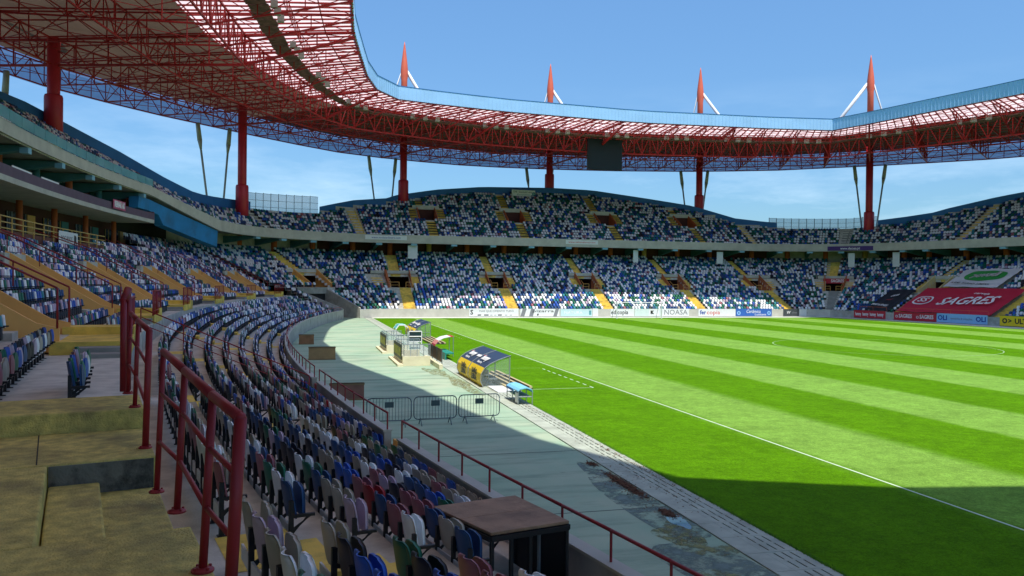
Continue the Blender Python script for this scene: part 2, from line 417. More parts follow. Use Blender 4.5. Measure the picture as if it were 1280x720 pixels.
for m in NMOUTH:
    v = vomitory(m, nup, 4.3, stand_of(m), (cream if m > 140 else orange if m < 60 else rust2), w=1.9 if m < 60 else 1.5)
    if 60 < m < 140:   # little orange guard rails in front
        h = hw(m, 1.5)
        for q in (-1, 1):
            mb = MB(); a = P(m+q*h, 8.35, 4.25); b = P(m+q*h*.35, 8.35, 4.25); u = Vector((0, 0, .95))
            mb.path([a, a+u, b+u, b], .035, 5); mb.tube(a+u*.5, b+u*.5, .025, 5)
            mb.tube(a+u, P(m+q*h, 9.6, 5.2)+u*.6, .03, 5)
            mb.build('guard_rail', orange, v)
# red hand rails along the tops of the orange walls
for m in WMOUTH[1:]:
    for q in (-1.48, 1.48):
        mb = MB(); a = P(m+q, 8.45, 4.3); b = P(m+q, 12.7, 6.5); c = P(m+q, 15.6, 7.9 if m > 10 else 7.6)
        u = Vector((0, 0, .75)); mb.path([a-Vector((0, 0, .35)), a+u, b+u, c+u], .03, 6)
        for t in (.35, .7, 1.0): pp = a.lerp(b, t); mb.tube(pp, pp+u, .022, 6)
        mb.build('hand_rail', red, west, smooth=True)

# landings and stairs
def landing(s0, s1, z=3.6, m=yellow, st=None, d0=6.62, d1=8.6):
    mb = MB(); sbox(mb, s0, s1, d0, d1, 3.2, z, far=1.0); return mb.build('landing', m, st or west)
for m in WMOUTH[1:]:
    landing(m-1.9, m+1.15); landing(m+1.16, m+2.4, 3.83)
    mb = MB(); sbox(mb, m-2.5, m-1.92, 6.7, 7.9, 3.24, 3.48); mb.build('landing_step', concrete, west); mb = MB(); sbox(mb, m-3.1, m-2.51, 6.7, 7.9, 3.24, 3.36); mb.build('landing_step', concrete, west)
    a, b = m-1.9, m+2.4
    mb = MB(); n = 10
    mb.tube(P(a, 6.68, 4.75), P(b, 6.68, 4.75), .032, 8); mb.tube(P(a, 6.68, 3.8), P(b, 6.68, 3.8), .022, 6)
    for i in range(n+1):
        s = a+(b-a)*i/n; mb.tube(P(s, 6.68, 3.6), P(s, 6.68, 4.75), .03 if i % 5 == 0 else .016, 6)
    tag(mb.build('guard_railing', red, None, smooth=True), 'red guard railing with upright bars on a yellow landing, at the %s orange vomitory' % ['', 'first', 'second', 'third', 'fourth', 'fifth', 'sixth', 'seventh'][WMOUTH.index(m)], 'railing', 'red railings along the walkway')
def stair(st, sc, w, rows, dfront, zlow, m=yellow, sub=2, name='stair'):
    """rows: list of (d_front, d_back, z); each tread plus one half-height step in front of the next riser"""
    mb = MB(); h = hw(sc, w/2, 6)
    for i, (a, b, z) in enumerate(rows):
        mb.quad(P(sc-h, a+.002, z+.006), P(sc+h, a+.002, z+.006), P(sc+h, b, z+.006), P(sc-h, b, z+.006))
        if i+1 < len(rows):
            zn = rows[i+1][2]; sbox(mb, sc-h, sc+h, b-.36, b+.004, z, z+(zn-z)/2, far=5)
        zp = rows[i-1][2] if i else zlow
        mb.quad(P(sc-h, a-.004, zp+.01), P(sc+h, a-.004, zp+.01), P(sc+h, a-.004, z+.007), P(sc-h, a-.004, z+.007))
    return mb.build(name, m, st)
wl = [((.16 if k == 0 else .57+.77*(k-1)), .57+.77*k, wrow(k)[1]) for k in range(8)]
nl = [((.16 if k == 0 else .57+.77*(k-1)), .57+.77*k if k < 10 else 8.9, nrow(k)[1]) for k in range(11)]
wu = [(8.93+.77*j, 9.70+.77*j, wup(j)[1]) for j in range(15)]
nu = [(8.93+.77*j, 9.70+.77*j, nup(j)[1]) for j in range(15)]
for s in WSTAIR: stair(west, s, 1.2, wl, 0, .02)
for m in NMOUTH:
    if m > 60: stair(stand_of(m), m+hw(m, .3), 1.75, nl, 0, .02, m=(concrete if 134 < m < 136 else yellow))
    for q in (-1, 1): stair(stand_of(m), m+q*hw(m, 2.3 if m > 60 else 2.7), 1.25, nu[:5], 0, 4.3)
    stair(stand_of(m), m-hw(m, .6), 1.55, nu[5:], 0, nup(4)[1])
for m in WMOUTH:
    for q in (-1, 1): stair(west, m+q*2.15, 1.0, wu[:5], 0, 3.25, m=tread)
    stair(west, m, 1.3, wu[5:(9 if m < 12 else 11 if m < 31 else 15)], 0, wup(4)[1], m=tread)

# near foreground: landing the viewer stands on
def near_box(s0, s1, d0, d1, z0, z1, m=mossy, name='landing'):
    mb = MB(); sbox(mb, s0, s1, d0, d1, z0, z1, far=.6); ob = mb.build(name, m, west)
    bv = ob.modifiers.new('bevel', 'BEVEL'); bv.width = .018; bv.segments = 2; bv.limit_method = 'ANGLE'; bv.angle_limit = R(40)
    return ob
near_box(-70, -53.85, 6.6, 13.0, 2.9, 3.60)                       # nearest slab
near_box(-53.84, -51.42, 7.54, 13.0, 2.9, 3.598)                  # strip left of the recess
near_box(-51.41, -49.81, 6.62, 13.0, 2.9, 3.602)                  # slab beyond the recess
near_box(-49.80, -48.60, 6.62, 13.0, 2.9, 3.83)                   # raised step
near_box(-53.84, -51.42, 6.60, 7.53, 2.9, 3.30)                   # recess floor
near_box(-53.82, -51.43, 7.11, 7.53, 3.301, 3.405, name='landing_step')
mb = MB(); mb.hexa([P(-51.425, 6.64, 3.30), P(-51.425, 7.53, 3.30), P(-51.40, 7.53, 3.30), P(-51.40, 6.64, 3.30),
                    P(-51.425, 6.64, 3.585), P(-51.425, 7.53, 3.585), P(-51.40, 7.53, 3.585), P(-51.40, 6.64, 3.585)])
mb.build('riser', darkconc, west)
jm = mat('crack_dirt', (.05, .045, .03), .95)
for s0, s1, d in ((-51.38, -49.83, 7.62), (-60, -53.87, 7.9)):
    mb = MB(); mb.quad(P(s0, d, 3.605), P(s1, d+.05, 3.605), P(s1, d+.062, 3.605), P(s0, d+.012, 3.605)); mb.build('joint', jm, west)
cr_ = random.Random(4)
for s0, d0, dz in ((-56.5, 7.0, .0), (-55.1, 8.6, .0), (-50.9, 8.3, .0), (-57.8, 7.7, .0)):
    pts = [(s0, d0)]
    for _ in range(14): pts.append((pts[-1][0]+cr_.uniform(.02, .10), pts[-1][1]+cr_.uniform(-.07, .09)))
    mb = MB()
    for (a, b), (c, e) in zip(pts[:-1], pts[1:]): mb.quad(P(a, b, 3.6045), P(c, e, 3.6045), P(c, e+.006, 3.6045), P(a, b+.008, 3.6045))
    mb.build('crack', jm, west)
mb = MB(); sbox(mb, -48.58, -47.9, 6.9, 7.25, 3.25, 3.45); sbox(mb, -48.58, -47.5, 6.9, 8.3, 3.25, 3.36); mb.build('landing_step', concrete, west)
# red railings in front
def near_rail(label, posts, ztop, name='hand_railing', bend=True):
    rt = empty(name, label, 'railing', 'red railings along the walkway')
    pts = [P(s, 6.68, zt) for s, zb, zt in posts]
    mb = MB(); mb.path(pts, .036, 12)
    for p in pts: mb.lathe(p, [(0.001, p.z-.036), (.03, p.z-.02), (.036, p.z), (.03, p.z+.02), (.001, p.z+.036)], 12)
    mb.build('top_rail', red, rt, smooth=True)
    for fr in (.36, .70):
        mb = MB(); mb.path([P(s, 6.68, zb+(zt-zb)*fr) for s, zb, zt in posts], .018, 8); mb.build('mid_rail', red, rt, smooth=True)
    for i, (s, zb, zt) in enumerate(posts):
        r = .036 if (i == 0 and bend) else .028
        mb = MB(); mb.tube(P(s, 6.68, zb), P(s, 6.68, zt), r, 12); pp = mb.build('post', red, rt, smooth=True)
        mb = MB(); mb.lathe(P(s, 6.68), [(.062, zb+.002), (.062, zb+.016), (.03, zb+.03)], 16)
        for a in range(4):
            q = P(s, 6.68)+Vector((.047*math.cos(a*1.57+.7), .047*math.sin(a*1.57+.7), 0)); mb.lathe(q, [(.009, zb+.016), (.009, zb+.03)], 6)
        mb.build('base_plate', red, pp)
    return rt
def s_at_depth(z):   # s of the rail point at a given distance ahead of the viewer
    best = min(((abs((P(s/50, 6.68)-Vector((0, 0, 0))).dot(F_)-z), s/50) for s in range(-3100, -1500)))
    return best[1]
def ray_pt(u, zd, z):   # plan point seen at column u at a given distance ahead
    q = EYE+F_*zd+R_*((u-640)/FPX*zd); return Vector((q.x, q.y, z))
def rail_from(label, posts, lean=.05):
    rt = empty('hand_railing', label, 'railing', 'red railings along the walkway')
    tops = [ray_pt(u, zd, zt) for u, zd, zb, zt in posts]
    lv = (tops[-1]-tops[0]).normalized(); side = Vector((lv.y, -lv.x, 0))
    if side.x > 0: side = -side
    bots = [Vector((t.x, t.y, p[2]))+side*lean for t, p in zip(tops, posts)]
    mb = MB(); mb.path(tops, .031, 14)
    for t in tops: mb.lathe(t, [(.001, t.z-.031), (.025, t.z-.018), (.031, t.z), (.025, t.z+.018), (.001, t.z+.031)], 14)
    # rounded elbow at the near end
    e = tops[0]; d = (tops[0]-tops[1]).normalized()
    mb.build('top_rail', red, rt, smooth=True)
    for fr in (.36, .70):
        mb = MB(); mb.path([b.lerp(t, fr) for b, t in zip(bots, tops)], .017, 10); mb.build('mid_rail', red, rt, smooth=True)
    for i, (b, t) in enumerate(zip(bots, tops)):
        r = .033 if i == 0 else .025
        mb = MB(); mb.tube(b, t, r, 14)
        pp = mb.build('post', red, rt, smooth=True)
        mb = MB(); mb.lathe(b, [(.066, b.z+.002), (.066, b.z+.014), (.034, b.z+.028)], 18)
        for a in range(4):
            q = b+Vector((.05*math.cos(a*1.57+.7), .05*math.sin(a*1.57+.7), 0)); mb.lathe(q, [(.010, b.z+.014), (.010, b.z+.032)], 6)
        mb.build('base_plate', red, pp)
    return rt
rail_from('nearest red tubular hand railing, its bent end post closest to the viewer', [(302, 4.22, 3.6, 4.60), (267, 4.74, 3.6, 4.64), (232, 5.93, 3.6, 4.65), (205, 7.15, 3.42, 4.68)])
rail_from('short red hand railing on the raised yellow step, just beyond the nearest railing', [(187, 8.15, 3.6, 4.80), (173, 9.3, 3.83, 4.84), (164, 10.4, 3.83, 4.88)], .03)
rt = empty('stair_railing', 'tall red stair railing end standing behind the short railing', 'railing', 'red railings along the walkway')
sA = s_at_depth(10.9)
pa, pb = ray_pt(154.5, 10.6, 3.83), ray_pt(160.5, 10.75, 3.83); mb = MB(); mb.tube(pa, pa+Vector((0, 0, 1.24)), .04, 10); mb.tube(pb, pb+Vector((0, 0, 1.36)), .04, 10); mb.tube(pa+Vector((0, 0, 1.2)), pb+Vector((0, 0, 1.36)), .05, 10); mb.build('post', red, rt, smooth=True)
# railing down the third stair
rt = empty('stair_railing', 'red hand railing running down the third stair to the pitch wall', 'railing', 'red railings along the walkway')
mb = MB(); a = P(-26.6, 6.7, 4.2); b = P(-26.6, .3, 1.35)
mb.tube(a, b, .026, 8); mb.tube(a-Vector((0, 0, .35)), b-Vector((0, 0, .35)), .016, 6); mb.tube(a-Vector((0, 0, .62)), b-Vector((0, 0, .62)), .016, 6); mb.build('top_rail', red, rt, smooth=True)
for t in (0, .24, .5, .76, 1):
    p = a.lerp(b, t); mb = MB(); mb.tube(p, p-Vector((0, 0, .95)), .024, 8); mb.build('post', red, rt, smooth=True)

# ------------------------------------------------------------------ upper tier
def lerp_tab(tab, s):
    if s <= tab[0][0]: return tab[0][1]
    for (a, x), (b, y) in zip(tab[:-1], tab[1:]):
        if s <= b: return x+(y-x)*(s-a)/(b-a)
    return tab[-1][1]
DU = [(-80, 17.5), (31, 17.5), (46, 14.8), (300, 14.8)]
ZU = [(-80, 14.9), (31, 14.9), (46, 12.55), (300, 12.55)]
RIM = [(-80, 36.8), (-20, 36.8), (0, 36.8), (15, 35.0), (30, 30.0), (40, 24.6), (47, 21.4), (51, 20.0), (55.5, 20.6), (59.6, 21.3), (61.7, 24.2), (65.2, 26.4), (72.8, 28.9),
       (82, 30.6), (96, 31.3), (104.4, 31.0), (116, 28.4), (124, 26.4), (131, 22.3), (132.5, 21.0), (135.2, 20.6), (136.6, 21.3), (139.2, 23.4), (147, 26.3), (160, 29.3), (190, 31)]
def du(s): return lerp_tab(DU, s)
def zu(s): return lerp_tab(ZU, s)
def ft(s): return lerp_tab([(-80, .32), (31, .45), (46, .9), (300, .9)], s)
def bh(s): return lerp_tab([(-80, .9), (22, .9), (30, 1.7), (40, 2.1), (60, 1.5), (300, 1.5)], s)
def rim(s): return lerp_tab(RIM, s)
def zsurf(s, d): return zu(s)+.625*max(0, d-du(s)-.7)
for za, zb, st in [(SBEG, S1, west), (S1, 135.5, north), (135.5, SEND, east)]:
    mb = MB(); ss = samples(za, zb, 2.0)
    holes = [(m-hw(m, 1.5, 22), m+hw(m, 1.5, 22)) for m in UMOUTH if za < m < zb]
    for sa, sb in scut(za, zb, holes) + holes:
        hole = (sa, sb) in holes
        ss = samples(sa, sb, 2.0)
        for s, t in zip(ss[:-1], ss[1:]):
            for i in range(-1, 26):
                def dd(q, i): return min(du(q)+(.1 if i < 0 else .9+.8*i), rim(q)) if i >= 0 else du(q)+.1
                def z_(q, i): return zu(q)+.5*i if i >= 0 else zu(q)
                a0, a1 = dd(s, i), dd(s, i+1); b0, b1 = dd(t, i), dd(t, i+1)
                if a1-a0 < .01 and b1-b0 < .01: continue
                if hole and 20.6 < a0 < 24.2: continue
                zs, zt = zu(s)+.5*(i+1), zu(t)+.5*(i+1)
                mb.quad(P(s, a0, zs), P(t, b0, zt), P(t, b1, zt), P(s, a1, zs))
                mb.quad(P(s, a0, zs-.5), P(t, b0, zt-.5), P(t, b0, zt), P(s, a0, zs))
    mb.build('upper_terrace', tread, st)
    # underside slab
    mb = MB()
    for s, t in zip(ss[:-1], ss[1:]): pass
    ss = samples(za, zb, 2.0); ds = 22.5
    for s, t in zip(ss[:-1], ss[1:]):
        mb.quad(P(s, du(s)+.1, zu(s)-ft(s)+.04), P(t, du(t)+.1, zu(t)-ft(t)+.04), P(t, 23, zu(t)-.3), P(s, 23, zu(s)-.3))
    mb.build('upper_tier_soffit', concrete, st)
    mb = MB()
    for s, t in zip(ss[:-1], ss[1:]):
        mb.hexa([P(s, du(s)-.12, zu(s)-ft(s)), P(t, du(t)-.12, zu(t)-ft(t)), P(t, du(t)+.1, zu(t)-ft(t)), P(s, du(s)+.1, zu(s)-ft(s)),
                 P(s, du(s)-.12, zu(s)+.48), P(t, du(t)-.12, zu(t)+.48), P(t, du(t)+.1, zu(t)+.48), P(s, du(s)+.1, zu(s)+.48)])
    mb.build('front_fascia', pale, st)
    # blue rim wall
    for sa, sb in scut(za, zb, [(55.4, 59.6), (132.6, 136.5)]):
        s3 = samples(sa, sb, 2.0); mb = MB(); n4 = len(s3)
        for q in s3:
            r_ = rim(q); z0 = zsurf(q, r_)
            mb.v += [tuple(P(q, r_, z0-.6)), tuple(P(q, r_+.3, z0-.6)), tuple(P(q, r_+.3, z0+bh(q))), tuple(P(q, r_, z0+bh(q)))]
        for k in range(n4-1):
            for i in range(4): mb.f.append((4*k+i, 4*k+(i+1) % 4, 4*k+4+(i+1) % 4, 4*k+4+i)); mb.m.append(0)
        mb.f += [(0, 1, 2, 3), (4*n4-4, 4*n4-3, 4*n4-2, 4*n4-1)]; mb.m += [0, 0]
        mb.build('blue_rim_wall', blue, st)
    mb = MB()
    for s, t in zip(ss[:-1], ss[1:]):
        rs, rt_ = rim(s)+.32, rim(t)+.32
        mb.quad(P(s, rs, 0), P(t, rt_, 0), P(t, rt_, zsurf(t, rt_)+.2), P(s, rs, zsurf(s, rs)+.2))
    mb.build('outer_wall', wallc, st)
for m in UMOUTH:
    h = hw(m, 1.5, 22); zf = zsurf(m, 20.9); st = stand_of(m)
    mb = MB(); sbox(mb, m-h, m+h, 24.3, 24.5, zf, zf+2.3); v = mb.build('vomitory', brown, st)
    for sg in (-1, 1): side_wall(m, m+sg*h, sg, [(20.7, zf-.3), (24.6, zf-.3), (24.6, zf+3.0), (20.7, zf+.7)], h*.1, rust, v)
    mb = MB(); sbox(mb, m-h*1.6, m+h*1.6, 24.1, 24.6, zf+2.3, zf+3.0); mb.build('lintel', pale, v)
    mb = MB(); sbox(mb, m-h, m+h, 20.7, 24.3, zf-.3, zf); mb.build('passage_floor', tread, v)
def ustair(sc, w, d0, d1, st, m=yellow):
    mb = MB(); i = 0
    for i in range(0, 40):
        a = du(sc)+.1+.4*i; b = a+.4
        if a < d0-.01 or b > d1+.01: continue
        z = zsurf(sc, a+.4)+.12; h = hw(sc, w/2, 20); mb_z = z
        sbox(mb, sc-h, sc+h, a, b, z-.45, z, far=5)
    mb.build('stair', m, st)
for m in UMOUTH:
    st = stand_of(m); ustair(m+.3, 1.5, du(m), 20.7, st)
    for q in (-1, 1): ustair(m+q*hw(m, 2.5, 22), 1.3, 20.5, 24.6, st)
    ustair(m-1.0, 1.3, 24.6, rim(m)-.4, st)
for s in USTAIR: ustair(s, 1.5, du(s), rim(s)-.2, stand_of(s), concrete if s in (135.4, 55.0) else yellow)

# back walls, columns, beams under the upper tier
for za, zb, st in ZONES[1:]:
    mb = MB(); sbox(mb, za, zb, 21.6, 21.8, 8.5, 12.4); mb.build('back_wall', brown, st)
s = S1+2
cnt = 0
while s < SEND:
    stp = 6.8/SC(s, 20); st = stand_of(s)
    mb = MB(); p = P(s, 20.9); mb.lathe(p, [(.46, 8.6), (.46, 12.2)], 14); mb.build('column', rust if cnt % 6 else ochre, st, smooth=True)
    s2 = s+stp/2; mb = MB(); n = N(s2); t = T(s2)*.28
    def q(d, z, sg): return P(s2, d, z)+t*sg
    mb.hexa([q(15.3, 11.45, -1), q(15.3, 11.45, 1), q(21.5, 10.6, 1), q(21.5, 10.6, -1), q(15.3, 11.75, -1), q(15.3, 11.75, 1), q(21.5, 11.75, 1), q(21.5, 11.75, -1)])
    bm = mb.build('cantilever_beam', teal, st)
    t = T(s2)*.5; mb = MB(); mb.hexa([q(14.75, 11.3, -1), q(14.75, 11.3, 1), q(15.3, 11.3, 1), q(15.3, 11.3, -1), q(14.75, 11.62, -1), q(14.75, 11.62, 1), q(15.3, 11.62, 1), q(15.3, 11.62, -1)]); mb.build('beam_tip', tip, bm)
    s += stp; cnt += 1

# west facade
mb = MB(); sbox(mb, SBEG, 14, 15.8, 22.0, 6.6, 7.4); sbox(mb, SBEG, 14, 17.6, 22.0, 7.4, 7.9); sbox(mb, SBEG, 14, 19.4, 22.0, 7.9, 8.4); mb.build('box_terrace', concrete, west)
mb = MB(); sbox(mb, 14, 31, 17.3, 22.0, 7.6, 8.35); mb.build('box_terrace', concrete, west)
mb = MB(); sbox(mb, SBEG, 33, 21.9, 22.1, 8.3, 11.4); mb.build('lower_back_wall', brown, west)
mb = MB(); sbox(mb, SBEG, 33, 22.9, 23.1, 11.6, 14.9); mb.build('upper_back_wall', brown, west)
mb = MB(); sbox(mb, 33, S1+2, 21.9, 22.1, 8.0, 13.4); mb.build('corner_back_wall', dark, west)
mb = MB(); sbox(mb, SBEG, 30.5, 17.0, 23.0, 11.35, 11.72); mb.build('balcony_slab', pale, west)
mb = MB(); sbox(mb, SBEG, 30.5, 17.06, 17.2, 11.73, 12.42); mb.build('balcony_parapet', purple, west)
mb = MB(); sbox(mb, 30.5, 30.7, 17.06, 23.0, 11.73, 12.6); mb.build('balcony_end_wall', purple, west)
i = 0; s = -40.0
while s < 31:
    mb = MB(); p = P(s, 20.6); mb.lathe(p, [(.34 if s < 8 else .24, 7.8), (.34 if s < 8 else .24, 11.4)], 16)
    mb.build('column', (tip if s < 8 else rust), west, smooth=True)
    # upper storey column, beam
    mb = MB(); p = P(s+2.0, 20.2); mb.lathe(p, [(.30, 11.7), (.30, 14.5)], 14); mb.build('column', (rust if i % 2 == 0 else teal), west, smooth=True)
    t = T(s)*.35; mb = MB()
    def q(d, z, sg): return P(s, d, z)+t*sg
    mb.hexa([q(18.0, 14.1, -1), q(18.0, 14.1, 1), q(22.9, 13.2, 1), q(22.9, 13.2, -1), q(18.0, 14.45, -1), q(18.0, 14.45, 1), q(22.9, 14.45, 1), q(22.9, 14.45, -1)])
    bm = mb.build('cantilever_beam', teal, west)
    mb = MB(); mb.hexa([q(17.45, 13.95, -1), q(17.45, 13.95, 1), q(18.0, 13.95, 1), q(18.0, 13.95, -1), q(17.45, 14.35, -1), q(17.45, 14.35, 1), q(18.0, 14.35, 1), q(18.0, 14.35, -1)]); mb.build('beam_tip', tip, bm)
    # glazing and doors between columns
    for (a, b, z0, z1, d, mm) in ((s+.8, s+4.2, 8.5, 10.6, 21.8, glassd), (s+2.6, s+6.0, 11.75, 13.6, 22.8, glassd), (s+4.7, s+6.1, 8.4, 10.6, 21.8, (orange if i % 3 == 1 else teal))):
        mb = MB(); sbox(mb, a, b, d, d+.08, z0, z1); g = mb.build('window' if mm is glassd else 'door', mm, west)
        if mm is glassd:
            for f in (0, .25, .5, .75, 1):
                mb = MB(); p = P(a+(b-a)*f, d-.03); mb.tube(p+Vector((0, 0, z0)), p+Vector((0, 0, z1)), .035, 4); mb.build('mullion', grey if i % 2 else ochre, g)
    s += 6.9; i += 1
for k in range(9):      # white board panels leaning on the balcony
    s = -42+5.5*k+(k*k) % 3
    mb = MB(); sbox(mb, s, s+3.6, 17.22, 17.27, 12.3, 12.6); mb.build('balcony_trim', white, west)
# sloping blue soffit stepping down to the corner
mb = MB()
for s in range(28, 46):
    t = s+1
    mb.hexa([P(s, du(s)+.3, zu(s)-3.0+(.9 if s < 34 else 0)), P(t, du(t)+.3, zu(t)-3.0+(.9 if t < 34 else 0)), P(t, du(t)+1.2, zu(t)-3.1+(.9 if t < 34 else 0)), P(s, du(s)+1.2, zu(s)-3.1+(.9 if s < 34 else 0)), P(s, du(s)+.2, zu(s)-.91), P(t, du(t)+.2, zu(t)-.91), P(t, du(t)+1.2, zu(t)-.91), P(s, du(s)+1.2, zu(s)-.91)])
mb.build('sloping_blue_beam', soffblue, west)
# ochre railing of the boxes
mb = MB(); sbox(mb, SBEG, 14, 16.2, 16.28, 7.4, 8.15); mb.build('box_parapet', mat('maroon_panel', (.16, .05, .03), .7, .2, 1.5), west)
for zz in (8.25, 8.6, 8.95):
    mb = MB()
    ss = samples(SBEG+20, 14, 3)
    mb.path([P(s, 16.15, zz) for s in ss], .045, 4); mb.build('box_rail', ochre, west)
for i in range(34):
    s = -54+2.0*i; mb = MB(); mb.tube(P(s, 16.12, 7.4), P(s, 16.12, 8.98), .05, 4); mb.build('box_rail_post', ochre, west)
mb = MB(); ss = samples(-30, 24, 2)
for hh in (.5, 1.0): mb.path([P(q, rim(q)+.1, zsurf(q, rim(q))+.9+hh) for q in ss], .035, 5)
for q in ss: mb.tube(P(q, rim(q)+.1, zsurf(q, rim(q))+.85), P(q, rim(q)+.1, zsurf(q, rim(q))+1.92), .035, 5)
mb.build('rim_railing', teal, west)
# glass balustrade
for i in range(36):
    s = -50+2.25*i
    mb = MB(); sbox(mb, s, s+2.2, 17.3, 17.33, 15.4, 16.15); mb.build('glass_panel', glass, west)
# fences on the low parts of the rim
for (a, b, st, hgt) in ((55.5, 59.7, north, 3.2), (132.4, 136.4, east, 2.4)):
    ln = sum((P(a+(b-a)*(i+1)/20, 25)-P(a+(b-a)*i/20, 25)).length for i in range(20)); n = int(ln/1.5)
    o = empty('wire_glass_fence', 'tall framed glass fence on the upper tier rim, %s' % ('right of the second mast' if a < 100 else 'in the far right corner'), 'fence')
    pts = [(a+(b-a)*i/n) for i in range(n+1)]
    for s, t in zip(pts[:-1], pts[1:]):
        z0 = zsurf(s, rim(s))+.1
        mb = MB(); mb.hexa([P(s, 23, z0), P(t, 23, z0), P(t, 23.02, z0), P(s, 23.02, z0), P(s, 23, z0+hgt), P(t, 23, z0+hgt), P(t, 23.02, z0+hgt), P(s, 23.02, z0+hgt)]); mb.build('panel', mesh_glass, o)
        mb = MB(); mb.tube(P(s, 22.95, z0-.5), P(s, 22.95, z0+hgt+.1), .06, 4)
        for q in (.33, .66, 1.0): mb.tube(P(s, 22.95, z0+hgt*q), P(t, 22.95, z0+hgt*q), .035, 4)
        mb.build('frame', steeld, o)

# ------------------------------------------------------------------ roof ring
CC = Vector((46.5, 58.7))
def mirror(half): return half + [(x, 115.0-y) for x, y in half[::-1] if abs(y-58.7) > .1]
IN = mirror([(3.3, 58.7), (4, 71.6), (4.6, 80), (5.7, 87.6), (7.3, 97.6), (10.1, 108), (19.3, 110.2), (28.9, 111.8), (49.5, 113.2), (70.5, 111.5), (81.4, 109.8), (83.9, 99.3), (88.2, 81.7), (90.5, 58.7)])
INS = [(4.0, 50), (4.2, 41.6), (7.3, 27.6), (8.9, 15.1), (11.7, 7.6), (13.7, 6.4), (17, 5.3), (20.3, 4.7), (29, 3.2), (49.5, 1.8), (70.5, 3.5), (81.4, 5.2), (83.9, 15.7), (88.2, 33.3)]
IN = [p for p in IN if p[1] > 58] + [(x, y-1.1) for x, y in INS[::-1]]
OUTB = ([(-42, 58.7), (-37, 82), (-32.0, 95.2), (-28.0, 103.6), (-23.3, 109.7), (-17.8, 116.6), (-9.4, 125.3), (-3.8, 131.3), (7.9, 141.5), (25.9, 147.4), (38.4, 148.1), (55.7, 146.3), (72.2, 141.9), (86.1, 136), (103.3, 122.1), (117.1, 108.4), (126, 90), (131, 58.7)])
OUT = mirror([(x*1.075, y*1.075 if y > 90 else y) for x, y in OUTB])
MAST = mirror([(-35.5, 62), (-26.5, 96.8), (-9.0, 125.3), (17.3, 144.9), (46.9, 151.2), (76.4, 145.2), (102.6, 128.2), (122, 98), (130.5, 62)])
def hit(poly_, th):
    dx, dy = math.cos(th), math.sin(th); n = len(poly_)
    for i in range(n):
        ax, ay = poly_[i][0]-CC.x, poly_[i][1]-CC.y; bx, by = poly_[(i+1) % n][0]-CC.x, poly_[(i+1) % n][1]-CC.y
        ex, ey = bx-ax, by-ay; den = dx*ey-dy*ex
        if abs(den) < 1e-9: continue
        t = (ax*ey-ay*ex)/den; u = (ax*dy-ay*dx)/den
        if t > 0 and -1e-9 <= u <= 1+1e-9: return Vector((CC.x+dx*t, CC.y+dy*t))
angs = []
for i, (x, y) in enumerate(MAST):
    a = math.atan2(y-CC.y, x-CC.x); x2, y2 = MAST[(i+1) % len(MAST)]; b = math.atan2(y2-CC.y, x2-CC.x)
    da = (b-a+math.pi) % (2*math.pi)-math.pi
    for q in range(4): angs.append((a+da*q/4, q == 0))
ST = [(hit(IN, a), hit(OUT, a), hit(MAST, a), mm) for a, mm in angs]; NS = len(ST)
def rp(i, w, z, f=0.0):
    a = ST[i % NS]; p = a[0].lerp(a[1], w)
    if f: b = ST[(i+1) % NS]; p = p.lerp(b[0].lerp(b[1], w), f)
    return Vector((p.x, p.y, z))
ZS = 30.05
roof = empty('stadium_roof', 'ring roof of red lattice trusses with a light blue inner fascia, over all the stands', 'roof')
def ztop(w): return 29.86+1.75*w
def zbot(w): return 29.35-(29.35-27.3)*w/.27 if w < .27 else 27.3+1.6*(w-.27)/.73
def inview(i):
    p = rp(i, .4, 28); q = p-EYE; return q.dot(F_) > -15
